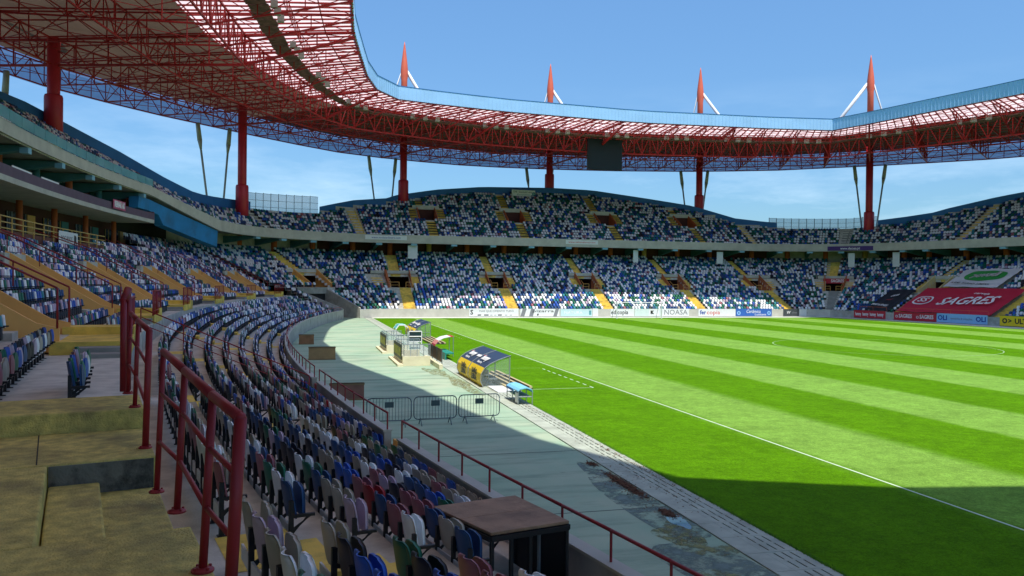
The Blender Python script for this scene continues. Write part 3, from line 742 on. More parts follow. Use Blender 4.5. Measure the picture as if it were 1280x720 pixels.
for i in range(NS):
    vis = inview(i); pi_ = rp(i, 0, 0); wt = .37 if (pi_.x < 9 and pi_.y < 106) else .26; shm = sheet if wt > .3 else sheet_shaded
    # sheets
    mb = MB(); mb.quad(rp(i, 0, ZS), rp(i+1, 0, ZS), rp(i+1, wt, ZS+1.75*wt), rp(i, wt, ZS+1.75*wt)); mb.build('translucent_roof_panel', poly, roof)
    mb = MB(); mb.quad(rp(i, wt, ZS+1.75*wt), rp(i+1, wt, ZS+1.75*wt), rp(i+1, 1, ZS+1.75), rp(i, 1, ZS+1.75)); mb.build('brown_roof_panel', shm, roof)
    # inner fascia
    a, b = rp(i, 0, 0), rp(i+1, 0, 0); L_ = (b-a).length; u = (b-a)/L_; nn = Vector((u.y, -u.x, 0))
    if nn.dot(Vector((CC.x, CC.y, 0))-a) < 0: nn = -nn
    mb = MB(); nr = max(2, int(L_/(.55 if vis else 3)))
    h = lambda p, z, o=0: p+Vector((0, 0, z))+nn*o
    mb.hexa([h(a, 29.95), h(b, 29.95), h(b, 29.95, -.12), h(a, 29.95, -.12), h(a, 31.72), h(b, 31.72), h(b, 31.72, -.12), h(a, 31.72, -.12)])
    for k in range(nr):
        p = a.lerp(b, (k+.5)/nr); mb.box(p.x-.03, p.x+.03, p.y-.03, p.y+.03, 30.0, 31.68)
    mb.build('fascia_panel', inner_fascia, roof)
    mb = MB(); mb.hexa([h(a, 31.721, .05), h(b, 31.721, .05), h(b, 31.721, -.2), h(a, 31.721, -.2), h(a, 31.78, .05), h(b, 31.78, .05), h(b, 31.78, -.2), h(a, 31.78, -.2)]); mb.build('fascia_cap', blue, roof)
    mb = MB(); mb.tube(rp(i, .004, 29.88), rp(i+1, .004, 29.88), .09, 4); mb.build('edge_beam', redt, roof)
    # outer cladding
    mb = MB(); mb.quad(rp(i, 1.004, 28.8), rp(i+1, 1.004, 28.8), rp(i+1, 1.004, 32.6), rp(i, 1.004, 32.6)); mb.build('outer_cladding', bluewall, roof)
    if not vis: continue
    # radial truss
    mm = ST[i][3]; r1 = .17 if mm else .10; mb = MB(); NP = 11
    for k in range(NP):
        w0, w1 = k/NP, (k+1)/NP
        t0, t1 = rp(i, w0, ztop(w0)), rp(i, w1, ztop(w1)); b0, b1 = rp(i, w0, zbot(w0)), rp(i, w1, zbot(w1))
        mb.tube(t0, t1, r1, 4, caps=False); mb.tube(b0, b1, r1, 4, caps=False)
        mb.tube(t1, b1, .07 if not mm else .10, 4, caps=False)
        mb.tube(*((t0, b1) if k % 2 else (b0, t1)), .05, 4, caps=False)
    mb.build('radial_truss', redt, roof)
    # ring trusses
    wm = (ST[i][2]-ST[i][0]).length/(ST[i][1]-ST[i][0]).length
    wn = (ST[(i+1) % NS][2]-ST[(i+1) % NS][0]).length/(ST[(i+1) % NS][1]-ST[(i+1) % NS][0]).length
    for w0, w1, zt, zb_, npn, rr in ((.13, .13, ztop(.13), 29.0, 6, .045), (.27, .27, ztop(.27), 27.1, 4, .12), (.50, .50, ztop(.5), zbot(.5), 3, .11), (wm, wn, ztop(wm), zbot(wm), 3, .12), (1.0, 1.0, 31.6, 28.9, 4, .10)):
        mb = MB()
        def q(f, z): 
            a_ = rp(i, w0, z); b_ = rp(i+1, w1, z); return a_.lerp(b_, f)
        mb.tube(q(0, zt), q(1, zt), rr, 4, caps=False); mb.tube(q(0, zb_), q(1, zb_), rr, 4, caps=False)
        if w0 == 1.0: mb.tube(q(0, 30.2), q(1, 30.2), .04, 4, caps=False)
        for k in range(npn):
            mb.tube(q((k+1)/npn, zt), q((k+1)/npn, zb_), rr*.6, 4, caps=False)
            mb.tube(q(k/npn, zt if k % 2 else zb_), q((k+1)/npn, zb_ if k % 2 else zt), rr*.6, 4, caps=False)
        mb.build('ring_truss', redt, roof)
    # ribs carrying the sheets
    mb = MB(); nrb = max(4, int((rp(i, .25, 0)-rp(i+1, .25, 0)).length/1.1))
    for k in range(nrb):
        a_ = rp(i, .0, 29.98, (k+.5)/nrb); b_ = rp(i, .37, 30.55, (k+.5)/nrb); mb.tube(a_, b_, .10, 4, caps=False)
        if k % 3 == 1: mb.tube(b_, rp(i, 1.0, 31.62, (k+.5)/nrb), .09, 4, caps=False)
    for w0 in (.07, .20, .36, .43, .57, .64, .72, .86, .93): mb.tube(rp(i, w0, ztop(w0)+.05), rp(i+1, w0, ztop(w0)+.05), .07, 4, caps=False)
    tag(mb.build('purlin', redt, roof), kind='stuff')
    # bracing
    mb = MB()
    for w0, w1 in ((0, .13), (.13, .27), (.27, .50), (.50, wm), (wm, 1.0)):
        z0, z1 = (29.8 if w0 < .2 else zbot(w0)+.05), (29.8+.3 if w1 < .3 else zbot(w1)+.05)
        mb.tube(rp(i, w0, z0), rp(i+1, w1, z1), .04, 4, caps=False); mb.tube(rp(i+1, w0, z0), rp(i, w1, z1), .04, 4, caps=False)
    mb.build('brace', redt, roof)
    # catwalk
    w0, w1 = .165, .205
    for k in range(3):
        f0, f1 = k/3+.01, (k+1)/3-.01; jit = rnd.uniform(-.004, .004)
        pts = [rp(i, w0+jit, 29.0, f0), rp(i, w0+jit, 29.0, f1), rp(i, w1+jit, 29.0, f1), rp(i, w1+jit, 29.0, f0)]
        mb = MB(); mb.hexa(pts+[p+Vector((0, 0, .12)) for p in pts]); mb.build('catwalk_panel', cat, roof)
    if i % 2 == 0:
        for k in range(3):
            p = rp(i, .15, 29.1, k/3); mb = MB(); mb.box(p.x-.3, p.x+.3, p.y-.25, p.y+.25, 28.75, 29.35); mb.build('floodlight', grey, roof)

# masts that stand in view
mlabels = {1: 'red roof mast at the far left, rising through the top of the shaded stand', 2: 'tall red roof mast standing against the sky, left of the glass fence',
           3: 'red roof mast at the left end of the arched blue rim', 4: 'red roof mast left of the hanging video screen', 5: 'red roof mast right of the hanging video screen', 6: 'rightmost red roof mast, at the far corner beside the low fence'}
for k, lab in mlabels.items():
    x, y = MAST[k]; out = (Vector((x, y))-CC).normalized(); tn = Vector((-out.y, out.x)); o = empty('roof_mast', lab, 'mast', 'red masts carrying the roof', (x, y, 0))
    def add(name, mb, m, par=o, smooth=True):
        b = mb.build(name, m, None, smooth); b.parent = par
        if par is o: b.matrix_parent_inverse = Matrix.Translation((-x, -y, 0))
        return b
    base = {1: 22.0, 2: 16.2, 3: 20.4, 4: 23.6, 5: 19.9, 6: 16.0}[k]
    mb = MB(); mb.lathe((x, y, 0), [(.64, base-4), (.64, 33.0)], 24); add('shaft', mb, redm)
    mb = MB(); top = base+3.2
    mb.lathe((x, y, 0), [(.93, base-3), (.93, top-.25), (.86, top), (.66, top+.02)], 24); add('base_sleeve', mb, redm)
    mb = MB(); mb.lathe((x, y, 0), [(.56, 33.0), (.56, 41.6), (.66, 42.4), (.66, 43.6), (.54, 44.8), (.14, 48.0), (.03, 48.6)], 24); add('spire', mb, redo)
    sd = -1 if k in (3, 4, 5) else 1
    hd = Vector((x, y, 43.4))
    for sg, r_, ln in ((sd, .30, 9.0), (-sd, .15 if k > 5 else .11, 4.0 if k > 5 else 2.2)):
        e = Vector((x, y))+tn*(ln*sg)+out*(0 if ln > 5 else 6); mb = MB(); mb.tube(hd+Vector((tn.x*sg, tn.y*sg, 0))*.45, (e.x, e.y, 32.0), r_, 10); add('stay', mb, white)
    for sg in (-1, 1):
        oo = (ST[4*k][1]-Vector((x, y))).length
        e = Vector((x, y))+tn*2.8*sg+out*oo*.97; f = Vector((x, y))+tn*.4*sg+out*oo*.85
        mb = MB(); a = Vector((e.x, e.y, 29.0)); b = Vector((f.x, f.y, 9.0)); m1 = a.lerp(b, .13)
        mb.tube(a, m1, .32, 8, r2=.36); mb.tube(m1, m1.lerp(b, .08), .36, 8, r2=.16); mb.tube(m1.lerp(b, .08), b, .16, 8); add('strut', mb, mat('grey_green_strut', (.42, .46, .36), .6))
# video screen hung under the roof
o = empty('video_screen', 'black rectangular video screen hanging under the roof above the far goal', 'screen')
sa, sb = Vector((44.3, 122.0, 0)), Vector((50.2, 121.9, 0)); dv = (sb-sa).normalized(); nn = Vector((dv.y, -dv.x, 0))
def prism(mb, a, b, th, z0, z1, off=0.0, mi=0):
    u = (b-a).normalized(); n_ = Vector((u.y, -u.x, 0)); a0 = a+n_*off; b0 = b+n_*off
    q = [a0, b0, b0-n_*th, a0-n_*th]
    mb.hexa([p+Vector((0, 0, z0)) for p in q]+[p+Vector((0, 0, z1)) for p in q], mi)
mb = MB(); prism(mb, sa, sb, .5, 23.75, 28.75); mb.build('casing', black, o)
mb = MB(); prism(mb, sa+dv*.12, sb-dv*.12, .03, 23.87, 28.63, .02); mb.build('display', screenm, o)
for t in (.1, .5, .9):
    p = sa.lerp(sb, t)-nn*.3; mb = MB(); mb.tube(p+Vector((0, 0, 28.75)), p+Vector((0, 0, 29.9)), .06, 6); mb.build('hanger', redt, o)

# ------------------------------------------------------------------ seats
def lowbanner(s, d):   # places covered by big cloth banners
    if s < S4: return False
    y = P(s, 0).y
    return (90.4 < y < 105.6 and d < 8.2) or (106.9 < y < 111.4 and .5 < d < 7.6) or (95.4 < y < 104.2 and 9.2 < d < 15.6)
SE = []   # s, d, z, tag
def row(s0, s1, d, z, holes, key, pitch=.5):
    for a, b in scut(s0, s1, holes):
        sub = samples(a, b, 1e9) if b-a > .5 else [a, b]
        for u, v in zip(sub[:-1], sub[1:]):
            L_ = (P(v, d)-P(u, d)).length; n = int((L_)/pitch)
            if n < 1: continue
            g = (v-u)/n if L_ > 2 else pitch/SC(u, d)
            for k in range(n):
                s = u+g*(k+.5)
                if s < v and not lowbanner(s, d): SE.append((s, d, z, key))
for k in range(8):
    d, z = wrow(k); hl = [(m-.62, m+.62) for m in WSTAIR]+[TUN]
    if k < 3: hl.append((-50.55, -48.15))     # boards laid over the front rows
    if k == 0: hl.append((-62, -49.5))
    if k == 1: hl.append((-62, -57.5))
    row(-62, S1, d, z, hl, ('w', k), .545)
row(-46.3, -42.9, 7.46, 3.25, [], ('w', 8), .545)
row(-47.4, -36.2, 8.62, 3.25, [], ('w', 9), .545)
for m0, m1 in zip(WMOUTH[1:-1], WMOUTH[2:]):
    row(m0+2.7, m1-4.0, 7.46, 3.25, [], ('w', 8), .545); row(m0+2.5, m1-2.5, 8.62, 3.25, [], ('w', 9), .545)
for j in range(15):
    d, z = wup(j); a0 = -62 if j < 9 else (14 if j < 11 else 31)
    if j < 5: hl = [(m-2.75, m+2.75) for m in WMOUTH if m > -49]
    else: hl = [(m-.7, m+.7) for m in WMOUTH]
    row(a0, S1, d, z, hl, ('wu', j))
    d, z = nup(j)
    if j < 5: hl = [(m-hw(m, 3.0), m+hw(m, 3.0)) for m in NMOUTH]
    else: hl = [(m-hw(m, 1.3), m+hw(m, .1)) for m in NMOUTH]
    row(S1, SEND-4, d, z, hl, ('nu', j))
for k in range(11):
    d, z = nrow(k); hl = [(m+hw(m, -.62, 4), m+hw(m, 1.22, 4)) for m in NMOUTH if m > 60]
    if k < 10: hl.append((TUN[0]-.1, TUN[1]+.15))
    if k > 7: hl += [(m-hw(m, 1.7), m+hw(m, 1.7)) for m in NMOUTH]
    row(S1, SEND-4, d, z, hl, ('n', k))
for i in range(19):
    # upper tier rows follow the moving front line
    for s in []: pass
def urow(i):
    holes = [(m-hw(m, .8, 20), m+hw(m, .8, 20)) for m in USTAIR]
    for m in UMOUTH:
        d = 15.5+.8*i
        if d < 20.8: holes.append((m-.5, m+1.1))
        elif d < 25.0: holes.append((m-hw(m, 3.2, 22), m+hw(m, 3.2, 22)))
        else: holes.append((m-1.7, m-.3))
    for a, b in scut(-62, SEND-4, holes):
        s = a+.12
        while s < b-.12:
            d = du(s)+.62+.8*i
            if d < rim(s)-.25: SE.append((s, d, zu(s)+.5*i+(0 if i else 0), ('u', i)))
            s += .5/SC(s, d)
for i in range(24): urow(i)
# view test
def to_px(p):
    q = p-EYE; z = q.dot(F_); 
    return (640+FPX*q.dot(RX)/z, 360-FPX*q.dot(UX)/z, z) if z > .3 else (-999, -999, z)
seats = []
for s, d, z, key in SE:
    p = P(s, d, z+.6); u, v, zz = to_px(p)
    if -60 < u < 1340 and -80 < v < 800 and zz > .8: seats.append([zz, s, d, z, key])
seats.sort(key=lambda q: q[0])
# colour mix
mix_west = (['white']*26+['lilac']*16+['navy blue']*24+['royal blue']*8+['dark green']*8+['black']*8+['teal']*6+['dusty pink']*4)
mix_far = (['white']*46+['navy blue']*18+['royal blue']*9+['dark green']*13+['lilac']*6+['black']*5+['teal']*13+['dusty pink']*2+['beige']*2)
mix_near = (['white']*14+['beige']*18+['dusty pink']*12+['lilac']*6+['navy blue']*17+['royal blue']*13+['dark green']*15+['black']*11+['red']*1)
mix_box = (['yellow']*12+['dark green']*22+['red']*12+['navy blue']*14+['white']*14+['lilac']*8+['teal']*14+['black']*8)
box_cache = {}
def colour(s, d, key):
    if key[0] == 'u' and s < 12:
        kk = (int(s/2.1+key[1]*.37), key[1])
        if kk not in box_cache: box_cache[kk] = rnd.choice(mix_box)
        return box_cache[kk]
    return rnd.choice(mix_near if (key[0] == 'w' and s < -25) else mix_west if s < 45 else mix_far)

# detailed seat: rounded shell, folded pan, black bracket
def shell(wid, z0, z1, th, y0, curve, lean, nx=10, nz=9, rtop=.5, rbot=.25, puff=0.0):
    mb = MB(); idx = {}
    zc = (z0+z1)/2; hh = (z1-z0)/2
    for side in (0, 1):
        for b in range(nz+1):
            t = -1+2*b/nz
            tt = math.sin(t*math.pi/2*.98)
            e = 3.4 if tt > 0 else 5.0
            e *= 1.45; wx = (max(0, 1-abs(tt)**e))**(1/e)
            for a in range(nx+1):
                q = -1+2*a/nx
                x = q*wid/2*max(wx, .25); z = zc+tt*hh
                dome = puff*(1-q*q)*(1-tt*tt)
                y = y0 + (z-z0)*-lean + curve*(q*q) + (dome if side else -dome*.3) + (th/2 if side else -th/2)
                idx[side, b, a] = len(mb.v); mb.v.append((x, y, z))
    for b in range(nz):
        for a in range(nx):
            mb.f.append((idx[0, b, a], idx[0, b, a+1], idx[0, b+1, a+1], idx[0, b+1, a])); mb.f.append((idx[1, b, a], idx[1, b+1, a], idx[1, b+1, a+1], idx[1, b, a+1]))
        for a in (0, nx): mb.f.append((idx[0, b, a], idx[0, b+1, a], idx[1, b+1, a], idx[1, b, a]))
    for a in range(nx):
        for b in (0, nz): mb.f.append((idx[0, b, a], idx[1, b, a], idx[1, b, a+1], idx[0, b, a+1]))
    mb.m = [0]*len(mb.f); return mb
protos = {}
bm = shell(.53, .36, .79, .018, 0.0, .045, .16, puff=.006); ob = bm.build('backrest', seatm['white'], smooth=True); back_me = ob.data; bpy.data.objects.remove(ob)
pm = shell(.43, .36, .735, .035, .16, -.012, .02, puff=.03); ob = pm.build('seat_pan', seatm['white'], smooth=True); pan_me = ob.data; bpy.data.objects.remove(ob)
sm_ = MB()
sm_.box(.235, .29, -.05, .0, 0, .60); sm_.box(.24, .285, -.01, .25, .40, .435); sm_.box(.225, .30, -.07, .05, 0, .012)
sm_.hexa([(.245, -.0, .22), (.28, -.0, .22), (.28, .16, .40), (.245, .16, .40), (.245, -.0, .28), (.28, -.0, .28), (.28, .22, .41), (.245, .22, .41)])
sm_.box(-.255, .234, -.035, -.012, .16, .30, 1)
ob = sm_.build('bracket', [black, white]); br_me = ob.data; bpy.data.objects.remove(ob)
ordn = ['first', 'second', 'third', 'fourth', 'fifth', 'sixth', 'seventh', 'eighth', 'ninth', 'tenth', 'eleventh', 'twelfth', 'thirteenth', 'fourteenth', 'fifteenth', 'sixteenth', 'seventeenth', 'eighteenth', 'nineteenth', 'twentieth'] + ['twenty-'+x for x in ('first', 'second', 'third', 'fourth', 'fifth', 'sixth', 'seventh', 'eighth', 'ninth')] + ['thirtieth']
near = [q for q in seats if q[4][0] == 'w' and q[4][1] >= 0][:300]
rest = [q for q in seats if not any(q is n_ for n_ in near)] if False else None
nid = set(id(q) for q in near); rest = [q for q in seats if id(q) not in nid]
cvar = {}
def coloured(me, c):
    if (me.name, c) not in cvar:
        m2 = me.copy(); m2.materials.clear(); m2.materials.append(seatm[c]); cvar[me.name, c] = m2
    return cvar[me.name, c]
blocks = {}
for q in near:
    zz, s, d, z, key = q; st_ = max([a for a in WSTAIR if a < s], default=-62.0) if key[1] < 8 else -48.0
    blocks.setdefault((key[1], st_), []).append(s)
for b in blocks.values(): b.sort()
sname = {-62.0: 'before the nearest yellow stair', -51.2: 'beyond the nearest yellow stair', -39.7: 'beyond the second stair', -27.0: 'beyond the railed stair', -48.0: 'past the raised yellow step', -15.0: 'beyond the fourth stair'}
first = None
for q in near:
    zz, s, d, z, key = q; c = colour(s, d, key); n = N(s); st_ = max([a for a in WSTAIR if a < s], default=-62.0) if key[1] < 8 else -48.0
    k = blocks[key[1], st_].index(s)
    if st_ == -62.0: k = len(blocks[key[1], st_])-1-k
    p = P(s, d, z+.002)
    rown = ordn[key[1]]+' row above pitch wall' if key[1] < 8 else ('front' if key[1] == 8 else 'rear')+' walkway row'
    lab = '%s folding seat, %s %s, %s' % (c, ordn[min(k, 29)], sname.get(st_, 'along the row'), rown)
    rz = math.atan2(-n.y, -n.x)-math.pi/2   # local +y towards the pitch
    o = empty('stadium_seat', lab, 'seat', 'plastic folding seats in rows', p, rz+rnd.uniform(-.03, .03))
    for me, nm in ((coloured(back_me, c), 'backrest'), (coloured(pan_me, c if rnd.random() < .93 else 'white'), 'seat_pan'), (br_me, 'bracket')):
        ch = bpy.data.objects.new(nm, me); C.objects.link(ch); ch.parent = o
        if nm == 'seat_pan': ch.rotation_euler = (rnd.uniform(-.03, .05), 0, 0)
# every other seat: one mass of real geometry
def seat_lod(level):
    V = []; Fc = []; Mi = []
    def add(vs, fs, m):
        o = len(V); V.extend(vs); Fc.extend([tuple(o+i for i in f) for f in fs]); Mi.extend([m]*len(fs))
    prof = [(-.20, .43), (.20, .43), (.225, .63), (.14, .77), (-.14, .77), (-.225, .63)]
    ys = lambda z: -(z-.36)*.12
    vs = [(x, ys(z)-.012, z) for x, z in prof]+[(x, ys(z)+.016, z) for x, z in prof]
    add(vs, [(5, 4, 3, 2, 1, 0), (6, 7, 8, 9, 10, 11)]+[(i, (i+1) % 6, 6+(i+1) % 6, 6+i) for i in range(6)], 0)
    pv = [(-.17, .11, .36), (.17, .11, .36), (.17, .17, .38), (-.17, .17, .38), (-.13, .09, .70), (.13, .09, .70), (.12, .14, .68), (-.12, .14, .68)]
    under_shade = [(-.235, -.02, .06), (.235, -.02, .06), (.235, .09, .06), (-.235, .09, .06), (-.235, -.02, .40), (.235, -.02, .40), (.235, .09, .40), (-.235, .09, .40)]  # black box paints in the shade beneath the seat
    add(under_shade, [(0, 1, 5, 4), (1, 2, 6, 5), (2, 3, 7, 6), (3, 0, 4, 7), (4, 5, 6, 7)], 1)
    add(pv, [(0, 1, 5, 4), (2, 3, 7, 6), (1, 2, 6, 5), (3, 0, 4, 7), (4, 5, 6, 7)], 0)
    if level == 0:
        lv = [(.205, -.04, 0), (.25, -.04, 0), (.25, 0, 0), (.205, 0, 0), (.205, -.04, .55), (.25, -.04, .55), (.25, 0, .55), (.205, 0, .55)]
        add(lv, [(0, 1, 5, 4), (1, 2, 6, 5), (2, 3, 7, 6), (3, 0, 4, 7)], 1)
        lv = [(.21, 0, .40), (.245, 0, .40), (.245, .26, .40), (.21, .26, .40), (.21, 0, .435), (.245, 0, .435), (.245, .26, .435), (.21, .26, .435)]
        add(lv, [(0, 1, 2, 3), (4, 7, 6, 5), (1, 2, 6, 5), (3, 0, 4, 7)], 1)
    return np.array(V), Fc, Mi
allv = []; loops = []; starts = []; tot = []; mats_i = []; vo = 0
lods = [seat_lod(0), seat_lod(1)]
BI = len(CN)
for zz, s, d, z, key in rest:
    V, Fc, Mi = lods[0 if zz < 70 else 1]
    n = N(s); rz = math.atan2(-n.y, -n.x)-math.pi/2+rnd.uniform(-.05, .05); c_, s_ = math.cos(rz), math.sin(rz); p = P(s, d, z)
    w_ = V.copy(); w_[:, 0] = V[:, 0]*c_-V[:, 1]*s_+p.x; w_[:, 1] = V[:, 0]*s_+V[:, 1]*c_+p.y; w_[:, 2] = V[:, 2]+z+.003
    allv.append(w_); ci = CN.index(colour(s, d, key))
    for f, m in zip(Fc, Mi):
        loops.extend([i+vo for i in f]); tot.append(len(f)); mats_i.append(BI if m else ci)
    vo += len(V)
me = bpy.data.meshes.new('seat_rows'); av = np.concatenate(allv).astype(np.float32)
me.vertices.add(len(av)); me.vertices.foreach_set('co', av.ravel()); me.loops.add(len(loops)); me.loops.foreach_set('vertex_index', loops)
me.polygons.add(len(tot)); ta = np.array(tot); me.polygons.foreach_set('loop_start', np.concatenate([[0], np.cumsum(ta)[:-1]]).astype(np.int32)); me.polygons.foreach_set('loop_total', ta.astype(np.int32))
for k in CN: me.materials.append(seatm[k])
me.materials.append(black); me.polygons.foreach_set('material_index', mats_i); me.update(calc_edges=True)
so = bpy.data.objects.new('seat_rows', me); C.objects.link(so); tag(so, 'rows of white, blue, green and pink folding seats filling all the farther stands', None, None, 'stuff')
print('seats', len(near), len(rest), 'faces', len(tot))

# ------------------------------------------------------------------ ground
def plane(name, pts, z, m):
    mb = MB(); mb.poly([(x, y, z) for x, y in pts]); return tag(mb.build(name, m), kind='structure')
earth = mat('dry_ground', (.10, .11, .06), .95, .3, .05)
plane('ground', [(-1500, -1500), (1500, -1500), (1500, 1500), (-1500, 1500)], -.03, earth)
# worn green apron between wall and grass
def apron_material():
    m = bpy.data.materials.new('worn_green_concrete'); m.use_nodes = True; n = m.node_tree; b = n.nodes['Principled BSDF']; l = n.links.new
    g = n.nodes.new('ShaderNodeNewGeometry')
    def noise(sc, det=8, ro=.6, st=(1, 1, 1)):
        mp = n.nodes.new('ShaderNodeMapping'); mp.inputs['Scale'].default_value = st; l(g.outputs['Position'], mp.inputs[0])
        t = n.nodes.new('ShaderNodeTexNoise'); t.inputs['Scale'].default_value = sc; t.inputs['Detail'].default_value = det; t.inputs['Roughness'].default_value = ro; l(mp.outputs[0], t.inputs[0]); return t.outputs[0]
    def ramp(x, a, b_, ca, cb):
        r = n.nodes.new('ShaderNodeValToRGB'); r.color_ramp.elements[0].position = a; r.color_ramp.elements[1].position = b_; r.color_ramp.elements[0].color = (*ca, 1); r.color_ramp.elements[1].color = (*cb, 1); l(x, r.inputs[0]); return r.outputs[0]
    base = ramp(noise(.35), .35, .7, (.28, .43, .29), (.42, .485, .335))
    def mix(f, a, b_):
        x = n.nodes.new('ShaderNodeMixRGB'); l(f, x.inputs[0]); l(a, x.inputs[1])
        if isinstance(b_, tuple): x.inputs[2].default_value = (*b_, 1)
        else: l(b_, x.inputs[2])
        return x.outputs[0]
    c = mix(ramp(noise(.5, 9, .7, (.35, 1.6, 1)), .48, .68, (0, 0, 0), (.85, .85, .85)), base, (.15, .23, .16))
    c = mix(ramp(noise(1.7, 9, .75), .60, .70, (0, 0, 0), (.6, .6, .6)), c, (.42, .42, .33))
    c = mix(ramp(noise(.9, 10, .7, (1, .5, 1)), .66, .72, (0, 0, 0), (.7, .7, .7)), c, (.10, .13, .09))
    l(c, b.inputs['Base Color']); b.inputs['Roughness'].default_value = .75
    bu = n.nodes.new('ShaderNodeBump'); bu.inputs['Strength'].default_value = .35; bu.inputs['Distance'].default_value = .02; l(noise(25), bu.inputs['Height']); l(bu.outputs[0], b.inputs['Normal'])
    return m
plane('apron', [(-30, -60), (8.45, -60), (8.45, 122), (-30, 122)], 0.0, apron_material())
# joints sawn in the apron
mb = MB()
for y in (5, 11, 17.5, 24, 30.5, 37, 43.5, 50, 58, 66, 74, 84, 94, 104): mb.box(-6, 8.43, y-.02, y+.02, .001, .004)
tag(mb.build('expansion_joint', mat('joint_filler', (.10, .13, .11), .9), None), kind='stuff')
# kerb strip and drain covers along the grass
strip = mat('pale_kerb_concrete', (.42, .46, .37), .8, .15, 1.5, stain=(.25, .27, .22), stain_scale=1.2, stain_amt=.6)
ker = plane('kerb_strip', [(8.46, -60), (9.62, -60), (9.62, 119), (8.46, 119)], -.012, mat('drain_dark', (.012, .014, .013), .9))
cm = MB()
Lc = 1.0
cm.box(0, .415, 0, Lc-.012, 0, .03)
xs = [.34, .55, .60, .78, .83, 1.01, 1.06, 1.35]
for a, b in ((.42, .56), (.60, .74), (.78, .92), (.96, 1.15)): cm.box(a, b, 0, Lc-.012, 0, .03)
for a, b in ((.56, .60), (.74, .78), (.92, .96)):
    for y0 in (0, .47, .94): cm.box(a, b, y0, min(y0+.10, Lc-.012), 0, .0295)
cob = cm.build('drain_cover', strip); cme = cob.data; bpy.data.objects.remove(cob)
ndc = 0
for i in range(110):
    y = 6+i*Lc; c = bpy.data.objects.new('drain_cover', cme); C.objects.link(c); c.parent = ker; c.location = (8.465+rnd.uniform(-.008, .008), y, -.008+rnd.uniform(0, .006)); c.rotation_euler = (0, rnd.uniform(-.004, .004), 0)

# grass
def grass_material():
    m = bpy.data.materials.new('mown_grass'); m.use_nodes = True; n = m.node_tree; b = n.nodes['Principled BSDF']; l = n.links.new
    g = n.nodes.new('ShaderNodeNewGeometry'); s = n.nodes.new('ShaderNodeSeparateXYZ'); l(g.outputs['Position'], s.inputs[0])
    def noise(sc, det=8, ro=.6, st=(1, 1, 1)):
        mp = n.nodes.new('ShaderNodeMapping'); mp.inputs['Scale'].default_value = st; l(g.outputs['Position'], mp.inputs[0])
        t = n.nodes.new('ShaderNodeTexNoise'); t.inputs['Scale'].default_value = sc; t.inputs['Detail'].default_value = det; t.inputs['Roughness'].default_value = ro; l(mp.outputs[0], t.inputs[0]); return t.outputs[0]
    wob = n.nodes.new('ShaderNodeMath'); wob.operation = 'MULTIPLY_ADD'; wob.inputs[1].default_value = .5; l(noise(.8, 4), wob.inputs[0]); l(s.outputs[0], wob.inputs[2])
    off = n.nodes.new('ShaderNodeMath'); off.operation = 'ADD'; off.inputs[1].default_value = -.25; l(wob.outputs[0], off.inputs[0])
    dv = n.nodes.new('ShaderNodeMath'); dv.operation = 'DIVIDE'; dv.inputs[1].default_value = 100; l(off.outputs[0], dv.inputs[0])
    r = n.nodes.new('ShaderNodeValToRGB'); r.color_ramp.interpolation = 'LINEAR'
    bounds = [15.3, 19.5, 24.5, 29.2, 34.5, 40.0, 45.8, 52.8, 59.6, 65.5, 71.5, 77.5, 83.3]
    lt, dk = (.170, .320, .048, 1), (.078, .205, .002, 1)
    e = r.color_ramp.elements; e[0].position = 0; e[0].color = dk; e[1].position = 1; e[1].color = dk
    for i, x in enumerate(bounds):
        a, bcol = (dk, lt) if i % 2 == 0 else (lt, dk)
        q = e.new((x-.12)/100); q.color = a; q = e.new((x+.12)/100); q.color = bcol
    l(dv.outputs[0], r.inputs[0])
    def scale(x, src, lo, hi, a=.3, bb=.7):
        mr = n.nodes.new('ShaderNodeMapRange'); mr.inputs[1].default_value = a; mr.inputs[2].default_value = bb; mr.inputs[3].default_value = lo; mr.inputs[4].default_value = hi; l(x, mr.inputs[0])
        v = n.nodes.new('ShaderNodeVectorMath'); v.operation = 'SCALE'; l(src, v.inputs[0]); l(mr.outputs[0], v.inputs['Scale']); return v.outputs[0]
    c = scale(noise(.45, 8, .65), r.outputs[0], .84, 1.16)
    c = scale(noise(2.2, 9, .75), c, .72, 1.28)
    c = scale(noise(11, 8, .85), c, .62, 1.38)
    c = scale(noise(26, 5, .8), c, .62, 1.38)
    y = n.nodes.new('ShaderNodeMixRGB'); y.inputs[2].default_value = (.34, .37, .07, 1); l(c, y.inputs[1])
    rr = n.nodes.new('ShaderNodeValToRGB'); rr.color_ramp.elements[0].position = .60; rr.color_ramp.elements[1].position = .80; rr.color_ramp.elements[1].color = (.35, .35, .35, 1); l(noise(1.6, 9, .75), rr.inputs[0]); l(rr.outputs[0], y.inputs[0])
    l(y.outputs[0], b.inputs['Base Color']); b.inputs['Roughness'].default_value = .85; b.inputs['Specular IOR Level'].default_value = .03
    bu = n.nodes.new('ShaderNodeBump'); bu.inputs['Strength'].default_value = .6; bu.inputs['Distance'].default_value = .03; l(noise(45, 6, .8), bu.inputs['Height']); l(bu.outputs[0], b.inputs['Normal'])
    return m
GX0 = 9.62
plane('grass_pitch', [(GX0, -60), (88.4, -60), (88.4, 86), (87.9, 96), (86.0, 107), (84.6, 115.4), (GX0, 115.4)], .012, grass_material())
plane('far_track_strip', [(GX0, 115.45), (84.6, 115.45), (86.05, 107), (87.95, 96), (88.45, 86), (88.45, -60), (96, -60), (96, 121), (GX0, 121)], .006, mat('pale_track_strip', (.62, .63, .57), .8, .1, .6))
